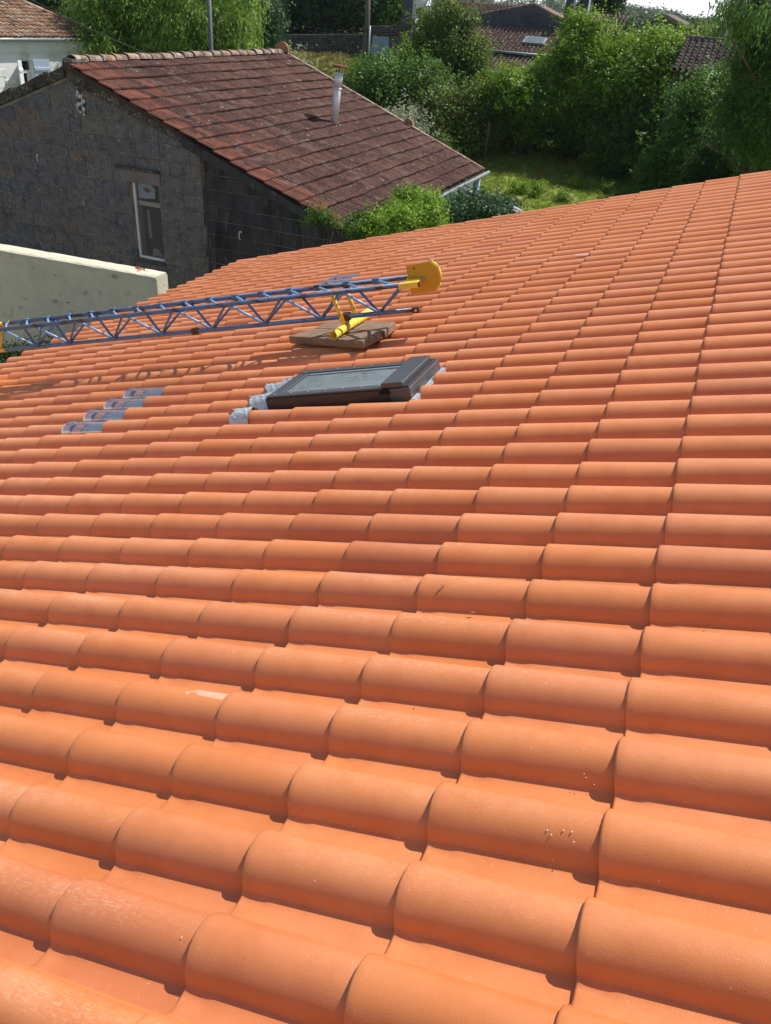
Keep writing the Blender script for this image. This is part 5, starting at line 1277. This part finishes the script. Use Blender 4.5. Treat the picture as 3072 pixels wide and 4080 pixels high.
pt_ = base_at(1935, 580, 38.4); fpst = empty('fence_post', tuple(pt_), 'grey wooden fence post among the shrubs by the lawn', 'post'); obj('post', tubes_me('post', [(Vector((0, 0, -.2)), Vector((.05, 0, 1.6)), .06)], 8), M_pole_w, fpst)
# small garden tree in front of the farmhouse
P = base_at(1800, 430, 42.5)
lobp = []
for (x, y, r_) in ((1790, 60, 85), (1730, 110, 90), (1840, 120, 85), (1700, 190, 90), (1790, 200, 100), (1880, 215, 90), (1910, 250, 60), (1760, 270, 100), (1850, 290, 80), (1680, 260, 70), (1790, 350, 80)):
    q = aty(x, y, 42.5); D = (RW @ (q - C0))[2]; rr = r_ / F * D
    lobp.append((q[0] - P.x, random.Random(x).uniform(-.5, .5), q[2] - P.z, rr * .85, rr * .9, rr * .75))
plant('plum_tree', 'slender fruit tree with olive green leaves in front of the farmhouse', 'tree', P, lobp, 17000, .17, LM_olive, 61, trunk=(3.4, .09, 9, 1.1), jag=.25, clump=.22)
# big hedge-like trees on the right; each is one tree
lobetree('leafy_tree', 'tall bright green young tree with a pointed top left of the distant houses', 0, 41.5, [(2320, 330, 130), (2312, 125, 50), (2280, 200, 58), (2350, 190, 70), (2240, 315, 88), (2390, 290, 100), (2292, 85, 32), (2345, 130, 45), (2180, 400, 110), (2290, 440, 120), (2400, 420, 110)], 42000, .17, LM_bright, 71)
lobetree('leafy_tree', 'yellow-green bushy tree nearest the farmhouse lean-to', 0, 40.5, [(2060, 380, 110), (1990, 375, 48), (2075, 360, 48), (2160, 325, 60), (2000, 430, 85), (2120, 440, 110), (2060, 500, 100), (2160, 350, 95)], 30000, .16, LM_bright, 72)
lobetree('leafy_tree', 'broad bright green tree in the middle of the right-hand hedge', 0, 40.5, [(2560, 330, 130), (2480, 260, 95), (2600, 230, 95), (2700, 250, 90), (2520, 430, 130), (2650, 400, 130), (2740, 360, 90), (2430, 380, 110), (2600, 520, 120), (2480, 540, 110)], 46000, .17, LM_bright, 73)
lobetree('leafy_tree', 'dark lower tree along the back edge of the lawn, left part of the hedge', 0, 41.5, [(2150, 490, 115), (2050, 520, 75), (2250, 510, 115), (2340, 535, 105), (2200, 430, 110), (2320, 460, 110), (2100, 460, 90)], 26000, .16, LM_mid, 74)
lobetree('leafy_tree', 'dark tree at the lawn corner behind the conical creeper bush', 0, 39.0, [(2560, 600, 120), (2680, 560, 120), (2780, 520, 100), (2480, 620, 100), (2640, 460, 100), (2760, 430, 90), (2420, 560, 90)], 30000, .16, LM_mid, 75)
lobetree('leafy_tree', 'yellowish leafy tree in front of the distant house', 0, 52, [(2620, 210, 55), (2540, 225, 55), (2700, 205, 55), (2600, 175, 30), (2680, 160, 25), (2760, 210, 45), (2500, 240, 55)], 18000, .20, LM_bright, 76)
lobetree('leafy_tree', 'dull green tree around the leaning pole', 0, 47, [(2790, 160, 28), (2850, 165, 28), (2915, 170, 38), (2960, 160, 45), (2740, 170, 32)], 9000, .20, LM_olive, 77)
lobetree('leafy_tree', 'bright shrubby tree under the low grey roof at right', 0, 33.5, [(2830, 360, 75), (2760, 400, 75), (2880, 420, 90), (2820, 480, 95), (2760, 520, 90), (2850, 580, 95), (2730, 600, 80), (2800, 640, 80)], 14000, .15, LM_mid, 78)
lobetree('pine_tree', 'dark pine standing at the left edge of the sky', 0, 66, [(2420, 60, 45), (2390, 30, 55), (2440, 30, 35), (2400, 110, 45), (2370, -20, 60), (2430, -10, 40)], 14000, .26, LM_dark, 79)
lobetree('dark_tree', 'dark round tree beside the garden outhouse', 0, 62, [(2475, 125, 26), (2455, 105, 24), (2420, 160, 40), (2450, 185, 35)], 6000, .24, LM_dark, 80)
# conical creeper-covered bush and the creeper bank at the right
P = base_at(2640, 740, 33.5); P.z = float(gz(P.x, 33.5))
L2 = []
for (x, y, r_) in ((2640, 700, 95), (2630, 640, 75), (2600, 740, 110), (2680, 740, 100), (2640, 600, 45), (2560, 780, 80), (2720, 780, 90)):
    q = aty(x, y, 33.5); D = (RW @ (q - C0))[2]; rr = r_ / F * D; L2.append((q[0] - P.x, 0, q[2] - P.z, rr, rr, rr))
plant('creeper_bush', 'conical bush smothered in small-leaved creeper at the lawn corner', 'bush', P, L2, 24000, .10, LM_mid, 81, stems=6, partname='foliage', clump=.16)
P = base_at(2960, 700, 31); P.z = float(gz(P.x, 31)); L2 = []
for (x, y, r_) in ((2990, 560, 110), (2900, 620, 100), (2830, 680, 90), (3060, 500, 120), (2950, 700, 130), (3060, 640, 150), (2780, 730, 70), (2860, 760, 90)):
    q = aty(x, y, 31); D = (RW @ (q - C0))[2]; rr = r_ / F * D; L2.append((q[0] - P.x, 0, q[2] - P.z, rr, rr, rr))
plant('creeper_bank', 'dark creeper-covered bank rising to the right edge above the new roof', 'creeper', P, L2, 30000, .10, LM_dark, 82, stems=8, partname='foliage', clump=.18)
P = base_at(3000, 600, 27); P.z = 0; L2 = []
for (x, y, r_) in ((3060, 120, 110), (3010, 60, 45), (3010, 200, 70), (2990, 300, 60), (3070, 320, 110), (2990, 420, 75), (3070, 480, 120), (2930, 15, 28), (3040, -20, 80), (3140, 200, 130), (3140, 420, 130), (2960, 110, 28), (2960, 240, 34), (2930, 370, 45), (3000, 560, 90), (2890, 440, 40), (2985, 10, 35)):
    q = aty(x, y, 27); D = (RW @ (q - C0))[2]; rr = r_ / F * D; L2.append((q[0] - P.x, 0, q[2] - P.z, rr, rr, rr))
plant('robinia_tree', 'large dark feathery tree drooping in from the right edge', 'tree', P, L2, 42000, .13, LM_mid, 83, trunk=(5.5, .16, 10, 2.0), aspect=3.6, droop=.7, clump=.20, jag=.12)
P = base_at(2960, 300, 24.5); P.z = 0; L2 = []
for (x, y, r_) in ((2935, 10, 16), (2900, 25, 12), (2880, 8, 12), (2955, 45, 16), (2925, 60, 12), (2975, 80, 18), (3000, 30, 22), (3040, 50, 28), (2870, 45, 8), (2960, -15, 20), (2910, -15, 18)):
    q = aty(x, y, 24.5); D = (RW @ (q - C0))[2]; rr = r_ / F * D; L2.append((q[0] - P.x, 0, q[2] - P.z, rr, rr, rr))
q = aty(3100, -60, 24.5)
spray = plant('ash_tree', 'overhanging leafy tree spray hanging against the white sky at the top right corner', 'tree', P, L2, 800, .19, LM_mid, 84, aspect=4.5, droop=1.4, clump=.16)
tr_ = [Vector((q[0] - P.x + 4.2, 0, 0)), Vector((q[0] - P.x + 3.0, 0, 4.5)), Vector((q[0] - P.x, 0, q[2])), Vector((L2[1][0], 0, L2[1][2] + .1))]
obj('trunk', tubes_me('trunk', [(tr_[0], tr_[1], .16, .12), (tr_[1], tr_[2], .12, .06), (tr_[2], tr_[3], .05, .012), (tr_[2], Vector((L2[5][0], 0, L2[5][2])), .04, .01)], 7), M_bark, spray)
# shrub growing between barn eave and the new roof
P = Vector((-5.0, 14.6, 0)); L2 = []
for (x, y, r_, Y) in ((1640, 850, 85, 14.5), (1620, 790, 35, 14.5), (1700, 830, 60, 15), (1560, 880, 60, 13.8), (1700, 900, 90, 13.5), (1500, 905, 45, 13.2), (1600, 920, 80, 13)):
    q = aty(x, y, Y); D = (RW @ (q - C0))[2]; rr = r_ / F * D; L2.append((q[0] - P.x, Y - P.y, q[2] - P.z, rr, rr, rr))
plant('climbing_shrub', 'bright yellow-green climber growing over the barn eave', 'shrub', P, L2, 15000, .065, LM_bright, 91, stems=8, partname='foliage', clump=.09, jag=.28)
P = Vector((-3.9, 17.5, 0)); L2 = []
for (x, y, r_, Y) in ((1820, 850, 65, 17), (1900, 840, 55, 18), (1960, 835, 50, 19), (1780, 890, 65, 15.5), (1880, 880, 60, 16), (2010, 850, 45, 17), (1950, 870, 50, 15.5)):
    q = aty(x, y, Y); D = (RW @ (q - C0))[2]; rr = r_ / F * D; L2.append((q[0] - P.x, Y - P.y, q[2] - P.z, rr, rr, rr))
plant('dark_shrub', 'darker glossy shrub under the black cable beside the barn', 'shrub', P, L2, 16000, .085, LM_blue, 92, stems=8, partname='foliage', clump=.12)
P = Vector((-6.9, 13.8, 0)); L2 = []
for (x, y, r_, Y) in ((1450, 890, 32, 13.7), (1400, 905, 25, 13.6), (1425, 930, 28, 13.4), (1480, 920, 30, 13.2)):
    q = aty(x, y, Y); D = (RW @ (q - C0))[2]; rr = r_ / F * D; L2.append((q[0] - P.x, Y - P.y, q[2] - P.z, rr, rr, rr))
plant('ivy', 'small dark ivy tangle at the low corner of the barn gable', 'ivy', P, L2, 4200, .055, LM_mid, 93, stems=4, partname='foliage', clump=.07)
P = Vector((-8.2, 13.75, 0)); L2 = []
for (x, y, r_, Y) in ((1265, 850, 30, 13.82), (1300, 870, 32, 13.8), (1240, 880, 25, 13.82), (1330, 895, 22, 13.8), (1285, 835, 15, 13.8)):
    q = aty(x, y, Y); D = (RW @ (q - C0))[2]; rr = r_ / F * D; L2.append((q[0] - P.x, Y - P.y, q[2] - P.z, rr, rr * .5, rr))
plant('ivy', 'sparse ivy hanging below the barn barge board', 'ivy', P, L2, 1300, .05, LM_mid, 94, stems=3, partname='foliage', clump=.08)
P = Vector((-9.5, 9.3, 0)); L2 = []
for (x, y, r_, Y) in ((120, 1380, 45, 9.1), (200, 1370, 40, 9.2), (280, 1365, 35, 9.3), (40, 1400, 50, 9.0), (330, 1350, 25, 9.4), (60, 1460, 60, 8.8)):
    q = aty(x, y, Y); D = (RW @ (q - C0))[2]; rr = r_ / F * D; L2.append((q[0] - P.x, Y - P.y, q[2] - P.z - .12, rr, rr, rr))
plant('wall_foot_shrub', 'dark shrub in shade at the foot of the cream wall behind the jib', 'shrub', P, L2, 5000, .05, LM_dark, 95, stems=5, partname='foliage', clump=.08)
# woodland beyond, far hills
def hills(name, Y, prof, depth, m, n, size, seed, lab):
    """prof: (pixel x, pixel y of the skyline)"""
    V = []; Fc = []
    pts = [aty(x, y, Y) for x, y in prof]; k = len(pts)
    for p in pts: V += [(p[0], Y - depth, -3), (p[0] * 1.0, Y, p[2] - size * 3), (p[0], Y + depth, -3)]
    for i in range(k - 1):
        for j in range(2): Fc.append((i * 3 + j, (i + 1) * 3 + j, (i + 1) * 3 + j + 1, i * 3 + j + 1))
    obj('hill', mesh('hill', V, Fc, True), M_hill, kind='structure')
    rg = np.random.default_rng(seed); lob = []
    for _ in range(n):
        s = rg.uniform(0, k - 1.001); i = int(s); f_ = s - i; top_ = pts[i] * (1 - f_) + pts[i + 1] * f_
        d_ = rg.uniform(0, 1) ** 1.2
        lob.append((top_[0] + rg.normal() * 3, Y - depth * d_ * .9, (top_[2] - size * 3) * (1 - d_ * .85) + size * 1.6, size * rg.uniform(1.6, 3.0), size * 2.2, size * rg.uniform(1.3, 2.2)))
    me = leaves_me(name, lob, n * 300, max(.55, size * .42), seed, aspect=1.4, clump=size * .4, per=16)
    obj(name, me, m, None, lab, 'woodland', kind='stuff')
M_hill = mat('hill_ground', (0.05, 0.075, 0.03), 1, .05)
hills('hill_woodland', 620, [(1200, -60), (1700, -40), (2100, -25), (2380, 0), (2470, 14), (2540, 30), (2610, 42), (2690, 60), (2740, 78), (2800, 92), (2900, 98), (3000, 104), (3300, 110)], 130, LM_far, 330, 3.0, 5, 'wooded hill far off under the pale sky')
hills('valley_woodland', 300, [(1000, 20), (1700, 40), (2300, 70), (2440, 75), (2560, 92), (2700, 96), (2800, 106), (2860, 92), (2960, 98), (3100, 118), (3400, 130)], 90, LM_far, 200, 2.0, 6, 'belt of far trees below the wooded hill')
# lawn: grass blades and tufts
def grass(name, region, n, hgt, m, seed, label, tuft=0.0):
    rg = np.random.default_rng(seed); x0_, x1_, ya, yb = region
    c = rg.uniform(size=(max(1, n // 12), 2)) * [x1_ - x0_, yb - ya] + [x0_, ya]
    p = np.repeat(c, 12, 0) + rg.normal(0, .07 + tuft, (len(c) * 12, 2)); mN = len(p)
    z = gz(p[:, 0], p[:, 1]) - .01; hh = hgt * np.repeat(rg.uniform(.4, 1.5, len(c)), 12) * rg.uniform(.5, 1.2, mN)
    a = rg.uniform(0, 6.28, mN); w = .016 * (1 + hh * 2); ln = rg.normal(0, .35, (mN, 2)) * hh[:, None]
    b0_ = np.stack([p[:, 0] - np.cos(a) * w, p[:, 1] - np.sin(a) * w, z], 1); b1_ = np.stack([p[:, 0] + np.cos(a) * w, p[:, 1] + np.sin(a) * w, z], 1)
    t_ = np.stack([p[:, 0] + ln[:, 0], p[:, 1] + ln[:, 1], z + hh], 1)
    V = np.stack([b0_, b1_, t_], 1).reshape(-1, 3); Q = np.arange(mN * 3).reshape(-1, 3)
    tint = np.clip(rg.normal(.5, .2, mN) + np.repeat(rg.normal(0, .2, len(c)), 12), 0, 1)
    obj(name, fast_mesh(name, V, Q, tint), m, None, label, 'grass', kind='stuff')
grass('lawn_grass', (-17, -1.0, 28, 43), 90000, .11, LM_lawn, 101, 'rough sunlit lawn grass between the barn and the hedge')
grass('dry_grass', (-31, -20, 43, 49.8), 26000, .13, LM_dry, 102, 'tall dry yellow grass at the foot of the rubble wall')
grass('rough_grass', (-22, -12, 30, 43), 30000, .22, LM_lawn, 103, 'uncut green grass beyond the barn')
for i, (x, y, s) in enumerate(((2140, 780, .45), (2290, 745, .3), (2240, 800, .28), (2060, 770, .3), (2420, 770, .25), (2350, 700, .25))):
    P = ghit(x, y); plant('grass_tussock', ['largest bright green weed tussock on the lawn', 'green tussock near the middle of the lawn', 'low dark tussock close to the new roof edge', 'tussock on the lawn beside the dark shrub', 'small tussock at the right of the lawn', 'faint tussock in the shaded back of the lawn'][i], 'weed', P,
        [(0, 0, s * .5, s, s, s * .8)], 700, .13, LM_bright, 110 + i, partname='foliage', aspect=4, clump=.1, group='weed tussocks on the lawn')
P = ghit(2150, 722); pp = empty('poppy', tuple(P), 'single red poppy flower on the lawn', 'flower')
obj('petal', mesh('petal', [(.09 * math.cos(a_) * (1 if i % 2 else .6), .09 * math.sin(a_) * (1 if i % 2 else .6), .30 + (.03 if i % 2 else 0)) for i, a_ in enumerate(np.linspace(0, 5.5, 8))], [tuple(range(8))]), M_red, pp)
obj('stem', tubes_me('stem', [((0, 0, 0), (0, 0, .3), .008)], 5), M_bark, pp)

# ------------------------------------------------------------------ summer haze
hz = bpy.data.materials.new('haze_air'); hz.use_nodes = True; hn = hz.node_tree
for n_ in list(hn.nodes):
    if n_.type == 'BSDF_PRINCIPLED': hn.nodes.remove(n_)
pv = hn.nodes.new('ShaderNodeVolumePrincipled'); pv.inputs['Color'].default_value = (.80, .88, 1.0, 1); pv.inputs['Density'].default_value = 0.00014; pv.inputs['Anisotropy'].default_value = .2
hn.links.new(pv.outputs[0], [n_ for n_ in hn.nodes if n_.type == 'OUTPUT_MATERIAL'][0].inputs['Volume'])
obj('haze', box_me('haze', -1700, 1700, -200, 1650, -9, 75), hz, None, 'thin summer haze filling the air towards the wooded hill', 'haze', kind='stuff')
